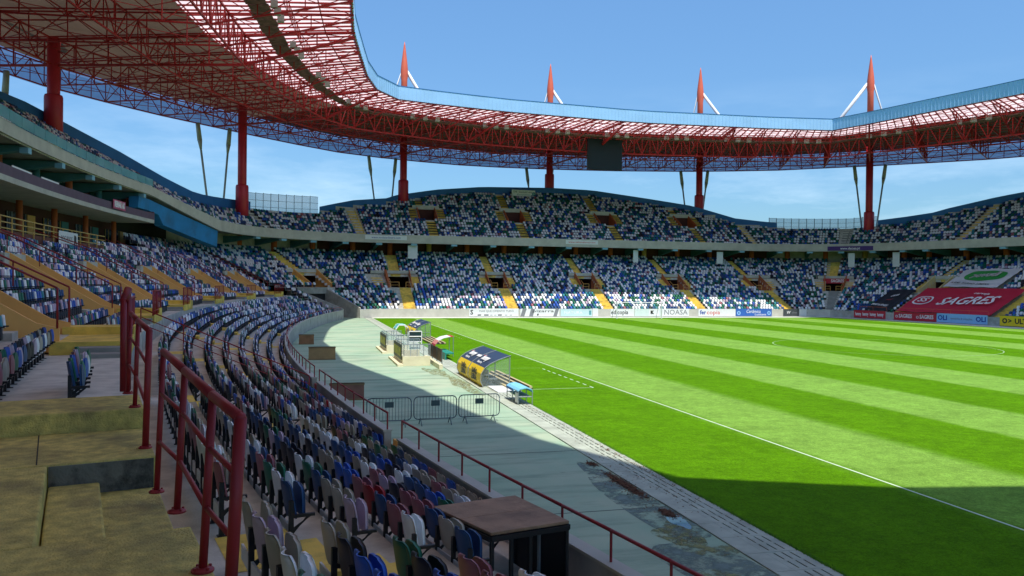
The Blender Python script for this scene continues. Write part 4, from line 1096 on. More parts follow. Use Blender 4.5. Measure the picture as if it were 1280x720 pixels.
# pitch markings, 4 mm above the grass
lw = mat('white_line_paint', (.55, .68, .46), .8, .15, 3); lwf = mat('faded_line_paint', (.34, .52, .18), .85, .2, 3)
XT, XF, YG, YM = 15.3, 83.3, 112.2, 59.7
def line(x0, y0, x1, y1, wd=.12, m=lw, name='pitch_line', z=.018):
    a = Vector((x0, y0, 0)); b = Vector((x1, y1, 0)); t = (b-a).normalized(); n_ = Vector((-t.y, t.x, 0))*wd/2
    mb = MB(); mb.quad(*(Vector((p.x, p.y, z)) for p in (a-n_, b-n_, b+n_, a+n_))); return tag(mb.build(name, m), kind='structure')
line(XT, 7.2, XT, YG, .075); line(XF, 7.2, XF, YG, .12, lwf)
line(XT, YG, XF, YG, .06, lwf, z=.02)
for sg in (1,):
    cx = XT+34
    line(cx-20.16, YG, cx-20.16, YG-16.5, .05, lwf); line(cx+20.16, YG, cx+20.16, YG-16.5, .05, lwf); line(cx-20.16, YG-16.5, cx+20.16, YG-16.5, .04, lwf, z=.02)
mb = MB(); cx = XT+34
for i in range(96):
    t0, t1 = 2*math.pi*i/96, 2*math.pi*(i+1)/96
    mb.quad(*[(cx+r*math.cos(t), YM+r*math.sin(t), .02) for r, t in ((9.13, t0), (9.17, t0), (9.17, t1), (9.13, t1))])
tag(mb.build('centre_circle_line', lw), kind='structure')
for i in range(9): line(XT-1, 38.2+i*1.05, XT-1, 38.2+i*1.05+.55, .07, lw)
line(10.9, 38.1, XT-1, 38.2, .05, lw); line(10.9, 47.7, XT-1, 47.7, .04, lwf)
for i in range(7): line(XT-1, 73+i*1.2, XT-1, 73.6+i*1.2, .05, lwf)
# debris, moss and a puddle by the drain
def blob(name, cx, cy, rx, ry, z, m, rot=0, n=40, rough=.35, seed=1, h=.0):
    r_ = random.Random(seed); ph = [r_.uniform(0, 6.28) for _ in range(5)]
    pts = []
    for i in range(n):
        t = 2*math.pi*i/n; k = 1+rough*sum(math.sin((j+2)*t+ph[j])/(j+1.5) for j in range(5))*.6
        x, y = rx*k*math.cos(t), ry*k*math.sin(t); pts.append((cx+x*math.cos(rot)-y*math.sin(rot), cy+x*math.sin(rot)+y*math.cos(rot), z))
    mb = MB(); mb.poly(pts); return tag(mb.build(name, m), kind='structure')
water = mat('puddle_water', (.05, .07, .07), .03, .05, 1, spec=.8); damp = mat('damp_concrete', (.14, .19, .165), .35, .15, 2)
moss = mat('yellow_moss', (.26, .27, .09), .95, .3, 4, .5, 60, stain=(.36, .42, .33), stain_scale=3, stain_amt=.9)
def thin_film(name, col, rough, spec, sc, lo, hi):   # wet or mossy film that breaks up at its edges
    m = mat(name, col, rough, .25, 4, spec=spec); n = m.node_tree; b_ = n.nodes['Principled BSDF']; g_ = n.nodes.new('ShaderNodeNewGeometry')
    t = n.nodes.new('ShaderNodeTexNoise'); t.inputs['Scale'].default_value = sc; t.inputs['Detail'].default_value = 9; t.inputs['Roughness'].default_value = .7; n.links.new(g_.outputs['Position'], t.inputs[0])
    r = n.nodes.new('ShaderNodeMapRange'); r.inputs[1].default_value = lo; r.inputs[2].default_value = hi; n.links.new(t.outputs[0], r.inputs[0]); n.links.new(r.outputs[0], b_.inputs['Alpha']); return m
damp = thin_film('damp_film', (.15, .20, .165), .6, .3, 1.6, .42, .60); moss = thin_film('moss_film', (.25, .26, .12), .95, .1, 3.5, .44, .60)
blob('damp_patch', 7.95, 18.2, .50, 4.4, .0045, damp, seed=3); blob('damp_patch', 7.6, 13.6, .85, 1.6, .0042, damp, seed=12)
blob('puddle', 8.17, 16.35, .17, .62, .0085, water, seed=8)
blob('moss_patch', 7.8, 15.6, .45, .8, .0075, moss, seed=14, rough=.6); blob('moss_patch', 7.9, 14.6, .4, .7, .0105, moss, seed=16, rough=.6); blob('moss_patch', 7.45, 12.7, .4, .7, .0135, moss, seed=17, rough=.6)
blob('moss_patch', 8.0, 40.5, .5, 3.0, .0075, moss, seed=24, rough=.6); blob('moss_patch', 7.6, 46.5, .5, 2.4, .0105, moss, seed=25, rough=.6)
lit = MB()
for (cx_, cy_, rx, ry, cnt_) in ((8.27, 19.6, .13, 1.15, 2600), (8.25, 22.1, .12, .3, 350), (8.22, 16.95, .13, .35, 600), (8.0, 18.5, .3, 3, 160), (8.9, 20, .3, 5, 160), (9.3, 30, .2, 8, 160), (8.0, 41, .4, 2.5, 260), (9.45, 22, .1, 5, 200)):
    for _ in range(cnt_):
        x = cx_+rnd.gauss(0, rx*.55); y = cy_+rnd.gauss(0, ry*.5); a = rnd.uniform(0, 6.28); s_ = rnd.uniform(.010, .028); z = (.006 if x < 8.45 else .024)+abs(rnd.gauss(0, .012))
        u = Vector((math.cos(a), math.sin(a), rnd.uniform(-.4, .4)))*s_; v = Vector((-math.sin(a), math.cos(a), rnd.uniform(-.4, .4)))*s_*.6; p = Vector((x, y, z)); lit.quad(p-u-v, p+u-v, p+u+v, p-u+v)
tag(lit.build('dead_leaf_litter', mat('dead_leaves', (.13, .055, .025), .9, .4, 8)), 'dead brown leaves drifted along the drain strip', None, None, 'stuff')
# short grass blades along the near edge of the pitch
gb = MB()
for _ in range(5200):
    y = 9+abs(rnd.gauss(0, 17)); x = GX0+abs(rnd.gauss(0, .05))-.03; a = rnd.uniform(0, 6.28); h_ = rnd.uniform(.03, .09)
    u = Vector((math.cos(a), math.sin(a), 0))*.008; p = Vector((x, y, .0)); t = p+Vector((rnd.uniform(-.04, .04), rnd.uniform(-.04, .04), h_)); gb.poly([p-u, p+u, t])
tag(gb.build('grass_edge_blades', mat('grass_blade', (.09, .22, .02), .8, .3, 5)), 'ragged grass blades along the near edge of the pitch', None, None, 'stuff')

# ------------------------------------------------------------------ far goal
g = empty('football_goal', 'small white football goal with a net, in front of the far stand', 'goal')
for x in (cx-3.66, cx+3.66):
    mb = MB(); mb.tube((x, YG, 0), (x, YG, 2.5), .07, 8); mb.build('post', white, g)
    mb = MB(); mb.tube((x, YG, 2.44), (x, YG+.9, 2.44), .03, 5); mb.tube((x, YG+.9, 2.44), (x, YG+2, 0), .03, 5); mb.build('net_stanchion', grey, g)
mb = MB(); mb.tube((cx-3.66, YG, 2.44), (cx+3.66, YG, 2.44), .06, 8); mb.build('crossbar', white, g)
mb = MB()
for i in range(25):
    x = cx-3.66+7.32*i/24; mb.path([(x, YG, 2.42), (x, YG+.9, 2.42), (x, YG+2, .02)], .006, 3)
for i in range(8): t = i/7; mb.tube((cx-3.66, YG+.9+1.1*t, 2.42*(1-t)+.02), (cx+3.66, YG+.9+1.1*t, 2.42*(1-t)+.02), .006, 3)
tag(mb.build('net', white, g), kind='stuff')

# ------------------------------------------------------------------ boards and banners
def m_(name, c, r=.5): return mat(name, c, r, .04, 2)
bwhite = m_('board_white', (.72, .74, .72)); bteal = m_('board_pale_teal', (.50, .68, .68)); bblue = m_('board_blue', (.03, .12, .42)); bred = m_('board_red', (.50, .02, .04)); blblue = m_('board_light_blue', (.28, .52, .78)); byel = m_('board_yellow', (.86, .60, .015)); bdark = m_('board_dark', (.05, .06, .065))
ink = m_('print_black', (.02, .02, .02)); inkb = m_('print_blue', (.01, .05, .32)); inkr = m_('print_red', (.60, .05, .03)); inkw = m_('print_white', (.82, .82, .80)); inkg = m_('print_grey', (.20, .21, .22)); inkt = m_('print_teal', (.1, .3, .33)); green = m_('banner_green', (.04, .36, .07)); navy = m_('canopy_navy', (.025, .05, .10))
def board(lab, p, q, z0, z1, m, texts=(), th=.06, grp='advertising boards round the pitch', name='advertising_board', cat_='board', frame=None):
    """p->q along the board seen from the pitch left to right; front faces the pitch"""
    o = empty(name, lab, cat_, grp); p = Vector((p[0], p[1], 0)); q = Vector((q[0], q[1], 0)); u = (q-p).normalized(); n_ = Vector((u.y, -u.x, 0)); L_ = (q-p).length
    mb = MB(); prism(mb, p, q, th, z0, z1); mb.build('panel', m, o)
    if frame:
        for (a, b, c, d) in ((0, L_, z1-.0, z1+.05), (0, L_, z0-.05, z0)):
            mb = MB(); prism(mb, p, q, th+.02, c, d, .01); mb.build('frame', frame, o)
    for (st_, fx, fz, sz, mm, kw) in texts:
        if st_ is None:   # plain printed block: kw=(x0,x1,z0,z1) fractions
            x0, x1, a, b, sk = kw; mb = MB(); h = z1-z0
            mb.poly([p+u*(L_*x0)+n_*.006+Vector((0, 0, z0+h*a)), p+u*(L_*x1)+n_*.006+Vector((0, 0, z0+h*a)), p+u*(L_*(x1+sk))+n_*.006+Vector((0, 0, z0+h*b)), p+u*(L_*(x0+sk))+n_*.006+Vector((0, 0, z0+h*b))]); mb.build('print', mm, o)
        else:
            text(st_, sz, p+u*(L_*fx)+n_*.012+Vector((0, 0, z0+(z1-z0)*fz)), u, (0, 0, 1), mm, o, **kw)
    return o
Yb = 118.17
B = lambda lab, x0, x1, z0, z1, m, t=(), **k: board(lab, (x0, Yb), (x1, Yb), z0, z1, m, t, **k)
B('white advertising board with a black S logo, leftmost on the far wall', 24.2, 31.9, .12, 1.32, bwhite, [('S', .05, .5, 1.0, ink, dict(bold=.02)), ('MAIS QUE CIMENTO TUDO', .55, .66, .40, inkg, dict(width=5.4))]+[(None, 0, 0, 0, ink, (x, x+w_, .10, .24, 0)) for x, w_ in ((.17, .07), (.30, .09), (.58, .08))]+[(None, 0, 0, 0, inkg, (x, x+.05, .12, .2, 0)) for x in (.42, .5, .72, .82)])
B('white advertising board with slanted grey end blocks and a dark line of print', 32.2, 38.5, .12, 1.28, bwhite, [(None, 0, 0, 0, inkg, (.0, .10, 0, 1, .06)), (None, 0, 0, 0, inkg, (.22, .32, 0, 1, .05)), (None, 0, 0, 0, inkg, (.84, .93, 0, 1, .06)), ('pizarra', .58, .70, .55, ink, dict(width=3.4)), (None, 0, 0, 0, ink, (.42, .46, .1, .35, .01))])
B('pale teal advertising board left of the far goal', 38.7, 43.9, .12, 1.25, bteal, [('NATURA', .4, .5, .6, inkw, dict(width=3)), (None, 0, 0, 0, inkt, (.90, .97, .2, .8, 0))])
B('plain white panel beside the yellow stair left of the goal', 44.0, 44.9, .1, 1.35, bwhite)
B('white advertising board reading edicopia behind the left goal post', 47.0, 51.0, .12, 1.30, bwhite, [('edicopia', .38, .52, .95, ink, dict(width=2.9, bold=.012))])
B('pale advertising board with a small black K behind the goal', 51.1, 55.6, .12, 1.30, m_('board_pale_mint', (.60, .72, .66)), [('K', .66, .5, .75, ink, dict(bold=.03)), (None, 0, 0, 0, bwhite, (.55, .95, .05, .95, 0)), ('K', .68, .5, .75, ink, dict(bold=.03))])
B('white advertising board with thin letters NOASA by the right goal post', 55.7, 60.6, .12, 1.32, bwhite, [('NOASA', .52, .5, 1.15, inkg, dict(width=4.1))])
B('white advertising board with blue fer and red lettering', 62.3, 69.0, .12, 1.30, bwhite, [('fer', .12, .5, .95, inkb, dict(bold=.02)), ('copia', .40, .5, .95, inkr, dict(width=2.4))])
B('blue advertising board with white script on the far wall', 69.1, 75.8, .12, 1.34, bblue, [('Cerâmica', .48, .62, .8, inkw, dict(width=2.6, shear=.25)), ('Lusitana', .68, .22, .5, inkw, dict(width=2.1)), ('o', .08, .5, 1.3, blblue, dict(bold=.03)), ('o', .92, .5, 1.3, blblue, dict(bold=.03))])
B('small dark grey board with a white mark on the far wall', 78.0, 81.0, .12, 1.30, bdark, [('W', .3, .5, .7, inkw, dict(shear=.3)), ('alves', .72, .5, .5, inkg, {})])
B('long white board with a small grey emblem, at the right end of the far wall', 81.1, 84.8, .12, 1.28, bwhite, [('o', .45, .5, .8, inkg, dict(bold=.02))])
def EP(y, off=-.12):
    s = S4+(PE-math.asin((y-60.9)/RR))*RR; p = P(s, off); return (p.x, p.y)
board('red advertising board with four white words, at the near corner of the banner stand', EP(112.6), EP(106.9), .15, 1.35, bred, [('hummy', .14+.235*i, .5, .75, inkw, dict(width=1.1, bold=.02)) for i in range(4)], frame=bdark)
board('dark red advertising board reading SAGRES twice, below the big red banner', EP(105.4), EP(98.3), .1, 1.35, bred, [('SAGRES', .28, .5, .8, inkw, dict(width=2.3, bold=.015)), ('SAGRES', .78, .5, .8, inkw, dict(width=2.3, bold=.015)), ('o', .07, .5, .9, inkw, {}), ('o', .57, .5, .9, inkw, {})])
board('light blue advertising board with OLI at both ends', EP(98.2), EP(90.4), .1, 1.4, blblue, [('OLI', .12, .5, .95, inkb, dict(width=1.5, bold=.03)), ('OLI', .88, .5, .95, inkb, dict(width=1.5, bold=.03)), ('sanitários & soluções', .5, .48, .42, inkg, dict(width=3.4))])
board('yellow banner hand painted ULTRAS in black, rightmost on the wall', EP(88.6), EP(78.0), .1, 1.45, byel, [('ULTRAS ATM', .47, .48, .95, ink, dict(width=5.6, bold=.03)), ('O', .07, .48, .9, ink, dict(bold=.05)), ('>', .14, .48, .9, ink, dict(bold=.03))], frame=ink)
# rails above these boards
for a, b in ((111.8, 107), (104.8, 90.6)):
    sa_, sb_ = [S4+(PE-math.asin((y-60.9)/RR))*RR for y in (a, b)]; rail_run('wall_railing', sa_, sb_, .3, 1.2, .75, east, m=redo, step=3)
# banners over the seats, draped along the rake
def banner(lab, y0, y1, d0, d1, prof, m, parts=()):
    s0, s1 = [S4+(PE-math.asin((y-60.9)/RR))*RR for y in (y0, y1)]; o = empty('cloth_banner', lab, 'banner', 'big cloth banners over the seats'); r_ = random.Random(int(y0*7))
    def zat(d): return (.50+.38*(d-.47)/.77 if d < 8.9 else 4.6+.37*(d-9.6)/.77)+.86
    def q(fx, fd, up=0.0):
        d = d0+(d1-d0)*fd; s = s0+(s1-s0)*fx; p = P(s, d); return Vector((p.x, p.y, zat(d)+up+.035*math.sin(fx*19+fd*4)+.03*math.sin(fd*23+fx*6)-.06*math.sin(math.pi*min(1, fx*1))*0))
    mb = MB(); nx, ny = 36, 18; o_ = 0
    for j in range(ny+1):
        for i in range(nx+1): mb.v.append(tuple(q(i/nx, j/ny)))
    for j in range(ny):
        for i in range(nx): a = j*(nx+1)+i; mb.f.append((a, a+1, a+nx+2, a+nx+1)); mb.m.append(0)
    mb.build('cloth', m, o, smooth=True)
    for kind_ in parts: kind_(q, o)
    return o
def btext(st_, fx, fd, sz, mm, width, shear=.15, bold=.02):
    def f(q, o):
        a = q(fx, fd, .24); r_ = (q(fx+.02, fd)-q(fx-.02, fd)).normalized(); u_ = (q(fx, min(1, fd+.3))-q(fx, max(0, fd-.3))).normalized(); text(st_, sz, a, r_, u_, mm, o, width=width, shear=shear, bold=bold)
    return f
def bdisc(fx, fd, rx, ry, mm, up=.10, sq=1.0):
    def f(q, o):
        pts = []
        for i in range(48):
            t = 2*math.pi*i/48; c_, s_ = math.cos(t), math.sin(t); k = (abs(c_)**sq+abs(s_)**sq)**(-1/sq); pts.append(q(fx+rx*c_*k, fd+ry*s_*k, up))
        ctr = q(fx, fd, up); mb = MB()
        for i in range(48): mb.poly([ctr, pts[i], pts[(i+1) % 48]])
        mb.build('print', mm, o)
    return f
banner('big red cloth banner reading SAGRES over the lower seats', 105.6, 90.4, .55, 8.1, None, m_('banner_red', (.50, .015, .045), .6),
       [btext('SAGRES', .60, .42, 3.3, inkw, 9.2, .25, .05), btext('cerveja', .66, .72, .9, inkw, 2.4, .2, .01), bdisc(.14, .45, .095, .17, inkw, sq=2.6), bdisc(.14, .45, .078, .135, m_('banner_red', (.5, .015, .045)), .13, 2.6), btext('SS', .14, .45, 1.9, inkw, 1.5, .1, .03)])
banner('white cloth banner with a green oval and red-outlined word above the red banner', 104.0, 95.6, 9.3, 15.3, None, bwhite,
       [bdisc(.52, .60, .36, .27, green, sq=2.5), btext('povodi', .52, .60, 2.1, inkw, 4.6, .1, .09), btext('povodi', .52, .60, 2.1, m_('print_dark_red', (.3, .02, .02)), 4.4, .1, .0), btext('ALARMES  SEGURANÇA  DOMÓTICA', .45, .12, .7, ink, 6.2, .1, .01)])
banner('black cloth banner with a small red and white mark, left of the red banner', 111.2, 107.0, .6, 7.4, None, m_('banner_black', (.012, .016, .022), .6),
       [btext('casa', .52, .66, 1.1, inkw, 1.5, .3, .02), btext('real', .5, .45, .7, inkr, 1.1, .3, .0), btext('SPORT & FITNESS', .42, .18, .8, inkw, 2.9, .2, .02)])
# SAGRES sign over the corner vomitory
p0, p1 = P(134.45, 12.2), P(135.85, 12.2)
board('red SAGRES sign over the dark vomitory in the far right corner', (p0.x, p0.y), (p1.x, p1.y), 5.7, 6.6, bred, [('SAGRES', .55, .5, .75, inkw, dict(width=2.2, bold=.02))], grp='signs on the stands', name='sign', cat_='sign')
# strips on the balcony edge
def fboard(lab, s0, s1, z0, z1, m, texts, off=-.16, grp='signs on the stands'):
    p = P(s0, du(s0)+off); q = P(s1, du(s1)+off); return board(lab, (p.x, p.y), (q.x, q.y), z0, z1, m, texts, grp=grp, name='sign', cat_='sign', th=.03)
fboard('white web address strip on the balcony edge at the left of the far stand', 61.5, 65.7, 12.15, 12.85, bwhite, [('www.soutoeribeiro.com', .5, .5, .5, inkb, dict(width=4.8))])
fboard('pale strip with faint red print on the balcony edge, near the video screen', 93.5, 99.5, 12.15, 12.85, bwhite, [('www.valcovalores.com', .5, .5, .45, inkr, dict(width=5))])
fboard('dark purple web address sign on the balcony edge in the right corner', 134.6, 136.9, 11.75, 12.55, m_('board_purple', (.06, .02, .16)), [('www.dacasa.pt', .5, .5, .62, inkw, dict(width=3.4, bold=.01))])
# white sheets in the concourse; the last two paint bright openings as white panels
for lab, s, w_, h_ in (('white sheet hung under the balcony at the left, below the web address strip', 66.0, 1.0, 2.2), ('narrow white sheet hung under the balcony right of the screen', 106.6, .6, 2.2), ('white sheet hung under the balcony near the right corner', 123.3, .8, 2.2), ('left white sheet under the purple sign in the right corner', 135.6, .7, 2.6), ('right white sheet under the purple sign in the right corner', 137.7, .8, 2.6)):
    p, q = P(s, 15.5), P(s+w_*1.6/SC(s, 15.5), 15.5); board(lab, (p.x, p.y), (q.x, q.y), 11.35-h_, 11.35, bwhite, [], grp='white sheets under the balcony', name='sheet_or_bright_opening', cat_='sheet', th=.02)
p, q = P(87.5, rim(87.5)-1.4), P(92.2, rim(92)-1.4); z_ = zsurf(90, rim(90)-1.4)
board('white banner with dark print along the blue rim, left of the centre mast', (p.x, p.y), (q.x, q.y), z_+.5, z_+1.7, bwhite, [('CNE - Juventude Leiria', .46, .68, .5, ink, dict(width=3.8)), ('o', .94, .5, 1.2, inkt, dict(bold=.1)), ('Escutismo', .5, .26, .4, inkt, dict(width=2.5))], grp='signs on the stands', name='sign', cat_='sign', th=.02)
p, q = P(2.7, 15.98), P(6.9, 15.98); board('white banner tied to the ochre railing of the boxes', (p.x, p.y), (q.x, q.y), 7.75, 8.75, bwhite, [('ROG ROOS', .4, .45, .6, inkg, dict(width=2.6)), ('R', .86, .45, .8, ink, dict(bold=.06, width=.8))], grp='signs on the stands', name='sign', cat_='sign', th=.02)
p, q = P(18.6, 16.9), P(21.9, 16.9); board('pink and white sign on the middle balcony parapet', (p.x, p.y), (q.x, q.y), 11.85, 12.7, m_('board_pink', (.5, .08, .16)), [('REMAR AS', .5, .5, .75, inkw, dict(width=2.9, bold=.04))], grp='signs on the stands', name='sign', cat_='sign', th=.03)

# ------------------------------------------------------------------ dugouts and things by the pitch
def dugout(loc, L_, lab, printed=True, k=1.0, words=('LIZ', 'UDL')):
    o = empty('team_dugout', lab, 'dugout', 'curved team dugouts by the touchline', (0, 0, 0)); x0, y0 = loc
    prof = [(x_*.86, z_*.72) for x_, z_ in ((0, 0), (-.16, .45), (-.12, .95), (.10, 1.36), (.42, 1.64), (.85, 1.88), (1.4, 2.10), (1.66, 2.19))]; n = len(prof)
    def strip_(a, b, m, name):
        mb = MB(); q = prof[a:b+1]
        o_ = len(mb.v)
        for yy in (y0, y0+L_):
            for off in (0, .03):
                for x, z in q: mb.v.append((x0+x*k+off*(.9 if z < 1.4 else .3), yy, .01+z*k-off*(0 if z < 1.4 else 1)))
        m_n = len(q); I = lambda y, off, i: y*2*m_n+off*m_n+i
        for i in range(m_n-1):
            for off in (0, 1): mb.f.append((I(0, off, i), I(0, off, i+1), I(1, off, i+1), I(1, off, i)))
            for y in (0, 1): mb.f.append((I(y, 0, i), I(y, 0, i+1), I(y, 1, i+1), I(y, 1, i)))
        for i in (0, m_n-1): mb.f.append((I(0, 0, i), I(1, 0, i), I(1, 1, i), I(0, 1, i)))
        mb.m = [0]*len(mb.f); return mb.build(name, m, o)
    strip_(0, 3, byel, 'back_panel'); strip_(3, n-1, navy, 'canopy')
    for yy in (y0-.03, y0+L_/2, y0+L_+.03):
        mb = MB(); mb.path([(x0+x*k-.01, yy, .01+z*k+.02) for x, z in prof], .022, 6); mb.tube((x0+1.36, yy, 0), (x0+1.36, yy, 1.52), .03, 6); mb.tube((x0+.05, yy, .65), (x0+1.36, yy, .65), .015, 5); mb.build('frame', steel, o)
    for yy in (y0, y0+L_):
        mb = MB(); mb.poly([(x0+x*k, yy, .01+z*k) for x, z in prof]+[(x0+1.33, yy, .02)]); mb.build('side_pane', clear, o)
    for i in range(int(L_/.55)):
        y = y0+.3+i*.55; mb = MB(); mb.box(x0+.35, x0+.80, y, y+.45, .38, .44); mb.box(x0+.30, x0+.36, y, y+.45, .44, .85); mb.box(x0+.5, x0+.56, y+.2, y+.25, 0, .38); mb.build('bench_seat', inkg, o)
    if printed:
        for f, st_ in ((.72, words[0]), (.27, words[1])):
            for r_, (w1, zz) in enumerate((('UNIÃO', .66), ('LEIRIA', .36))):
                yy = y0+L_*f; xx = x0-.115 if zz < .5 else x0-.09
                text(w1, .36, (xx-.02, yy, zz+.02), (0, -1, 0), (.06, 0, 1), ink, o, width=1.35, bold=.02)
        for f in (.75, .25, .5):
            yy = y0+L_*f; a = math.atan2(.38, .32)
            text('hummy' if f != .5 else 'nutre', .52 if f != .5 else .3, (x0+.52, yy+.1, 1.345), (0, -1, 0), (.80, 0, .42), inkw, o, width=1.35 if f != .5 else .9, bold=.02)
            if f != .5: text('desporto', .24, (x0+.22, yy+.3, 1.14), (0, -1, 0), (.64, 0, .66), inkw, o, width=1.0)
            if f != .5: mb = MB(); mb.lathe((x0+.66, yy+.85, 0), [(.10, 1.405), (.10, 1.415)], 10); mb.build('print', inkr, o)
    return o
clear = translucent('clear_side_pane', (.6, .72, .70), .3, .78)
dugout((8.78, 39.2), 6.3, 'nearest dugout, yellow back with black lettering and navy curved roof')
dugout((9.9, 72.6), 6.2, 'farther yellow and navy dugout, behind the cream tunnel walls', words=('UDL', 'LIZ'))
# slatted boards laid on the grass behind the dugouts
for (x, y, L_, lab) in ((9.75, 38.2, 7.3, 'low wooden duckboards in the grass in front of the nearest dugout'), (10.4, 67.0, 8.0, 'low wooden duckboards in front of the farther dugout')):
    o = empty('duckboard', lab, 'duckboard')
    mb = MB(); mb.box(x, x+1.36, y, y+L_, .005, .06); mb.build('base', dark, o)
    for i in range(4): mb = MB(); mb.box(x+.02+i*.38, x+.16+i*.38, y-.05, y+L_+.05-.9*(3-i)*.35, .06, .17); mb.build('plank', mat('pale_plank', (.48, .40, .22), .8, .2, 4), o)
# white slab by the near dugout
mb = MB(); mb.box(9.0, 10.2, 37.0, 39.2, .015, .10); tag(mb.build('concrete_slab', bwhite), 'low white slab between the nearest dugout and the blue bench', 'slab')
# blue covered bench
o = empty('covered_bench', 'small light blue covered bench beside the drain strip', 'bench'); x, y = 9.0, 33.3; L_ = 2.0
prof = [(0, .64), (.1, .72), (.40, .77), (.62, .70), (.68, .58)]
mb = MB()
for (a, b), (c, d) in zip(prof[:-1], prof[1:]): mb.hexa([(x+a, y, b-.04), (x+c, y, d-.04), (x+c, y+L_, d-.04), (x+a, y+L_, b-.04), (x+a, y, b), (x+c, y, d), (x+c, y+L_, d), (x+a, y+L_, b)])
mb.build('canopy', m_('canopy_light_blue', (.22, .58, .78)), o)
mb = MB(); mb.box(x-.02, x+.01, y+.7, y+L_, .53, .64); mb.build('valance', m_('canopy_light_blue', (.22, .58, .78)), o)
for i in range(6):
    text('N', .14, (x-.03, y+L_-.15-i*.22, .585), (0, -1, 0), (0, 0, 1), inkb, o, bold=.01)
for yy in (y+.03, y+L_/2, y+L_-.03):
    mb = MB(); mb.tube((x+.02, yy, 0), (x+.02, yy, .64), .02, 6); mb.tube((x+.66, yy, 0), (x+.66, yy, .6), .025, 6); mb.tube((x+.02, yy, .36), (x+.66, yy, .36), .02, 6); mb.build('frame', steel, o)
for xx in (.08, .27, .46): mb = MB(); mb.box(x+xx, x+xx+.16, y+.05, y+L_-.05, .35, .38); mb.build('slat', grey, o)
mb = MB(); mb.box(x+.01, x+.04, y+.05, y+.5, .10, .52); mb.build('end_panel', bwhite, o)
# small turquoise bench far off
o = empty('small_bench', 'tiny turquoise hooped bench left of the farther dugout', 'bench'); x, y = 8.6, 77.0
mb = MB(); mb.path([(x, y, 0), (x, y, .7), (x+.3, y, 1.1), (x+.9, y, 1.1), (x+1.2, y, .8), (x+1.2, y, 0)], .05, 6); mb.path([(x, y+2, 0), (x, y+2, .7), (x+.3, y+2, 1.1), (x+.9, y+2, 1.1), (x+1.2, y+2, .8), (x+1.2, y+2, 0)], .05, 6); mb.build('frame', white, o)
mb = MB(); mb.hexa([(x, y, .72), (x+.3, y, 1.08), (x+.3, y+2, 1.08), (x, y+2, .72), (x, y, .76), (x+.3, y, 1.14), (x+.3, y+2, 1.14), (x, y+2, .76)]); mb.box(x+.3, x+.95, y, y+2, 1.08, 1.14); mb.build('cover', m_('canopy_turquoise', (.12, .5, .5)), o)
# tunnel enclosure: cream low walls, glass, printed panels
clear2 = translucent('thin_glass', (.55, .70, .72), .3, .86)
def enclosure(lab, x0, x1, y0, y1, h=.60, gh=1.35):
    o = empty('tunnel_enclosure', lab, 'enclosure', 'cream walled stair enclosures beside the dugouts')
    for nm, (a, b, c, d) in (('wall', (x0, x1, y0, y0+.2)), ('wall', (x0, x1, y1-.2, y1)), ('wall', (x0, x0+.2, y0+.2, y1-.2))):
        hh = h if nm else h
        mb = MB(); mb.box(a, b, c, d, 0, hh); mb.build(nm, creamw, o)
    mb = MB(); mb.box(x0-.35, x0, y0-.3, y1+.3, 0, .14); mb.build('kerb', creamw, o)
    mb = MB(); mb.box(x0+.2, x1, y0+.2, y1-.2, .001, .012); mb.build('stair_floor', dark, o)
    for (a, b, c, d) in ((x0, x1, y0+.08, y0+.10), (x0, x1, y1-.10, y1-.08), (x0+.08, x0+.10, y0, y1)):
        mb = MB(); mb.box(a, b, c, d, h, gh); mb.build('glass_pane', clear2, o)
    n = 4
    for (p, q) in (((x0+.09, y0+.09), (x1, y0+.09)), ((x0+.09, y1-.09), (x1, y1-.09)), ((x0+.09, y0+.09), (x0+.09, y1-.09))):
        mb = MB(); mb.tube((*p, gh), (*q, gh), .025, 6)
        for i in range(n+1): t = i/n; mb.tube((p[0]+(q[0]-p[0])*t, p[1]+(q[1]-p[1])*t, h-.02), (p[0]+(q[0]-p[0])*t, p[1]+(q[1]-p[1])*t, gh), .02, 6)
        mb.build('frame', steel, o)
    mb = MB(); mb.box(x0-.06, x0-.02, y0+.35, y1-.35, h-.25, gh-.05); pn = mb.build('printed_panel', m_('panel_olive_black', (.05, .05, .02)), o)
    mb = MB(); mb.box(x0-.075, x0-.062, y0+.6, y1-.6, h-.05, gh-.25); mb.build('print', mat('print_yellow_patches', (.55, .50, .05), .6, .1, 1, stain=(.05, .12, .02), stain_scale=2.4, stain_amt=.95), pn)
    return o
creamw = mat('cream_rendered_wall', (.74, .68, .46), .8, .08, 1.2, stain=(.5, .44, .25), stain_scale=1.5, stain_amt=.4)
enclosure('nearer cream walled stair enclosure with glass screens', 6.05, 7.8, 50.2, 55.2)
enclosure('farther cream walled stair enclosure with glass screens', 5.95, 7.6, 59.2, 64.2)
# dark fence panels beyond the enclosure
o = empty('fence_panel', 'brown mesh fence panels leaning between enclosure and red canopy', 'fence')
for i in range(3):
    y = 48.6+i*1.9; mb = MB(); mb.box(8.25, 8.28, y, y+1.75, .35, 1.15); mb.build('panel', mat('brown_mesh', (.11, .07, .04), .7, .5, 12), o); mb = MB(); mb.tube((8.26, y-.06, 0), (8.26, y-.06, 1.2), .03, 6); mb.build('post', steeld, o)
mb = MB(); mb.box(8.0, 8.22, 48.0, 54.4, 0, .28); mb.build('kerb', creamw, o)
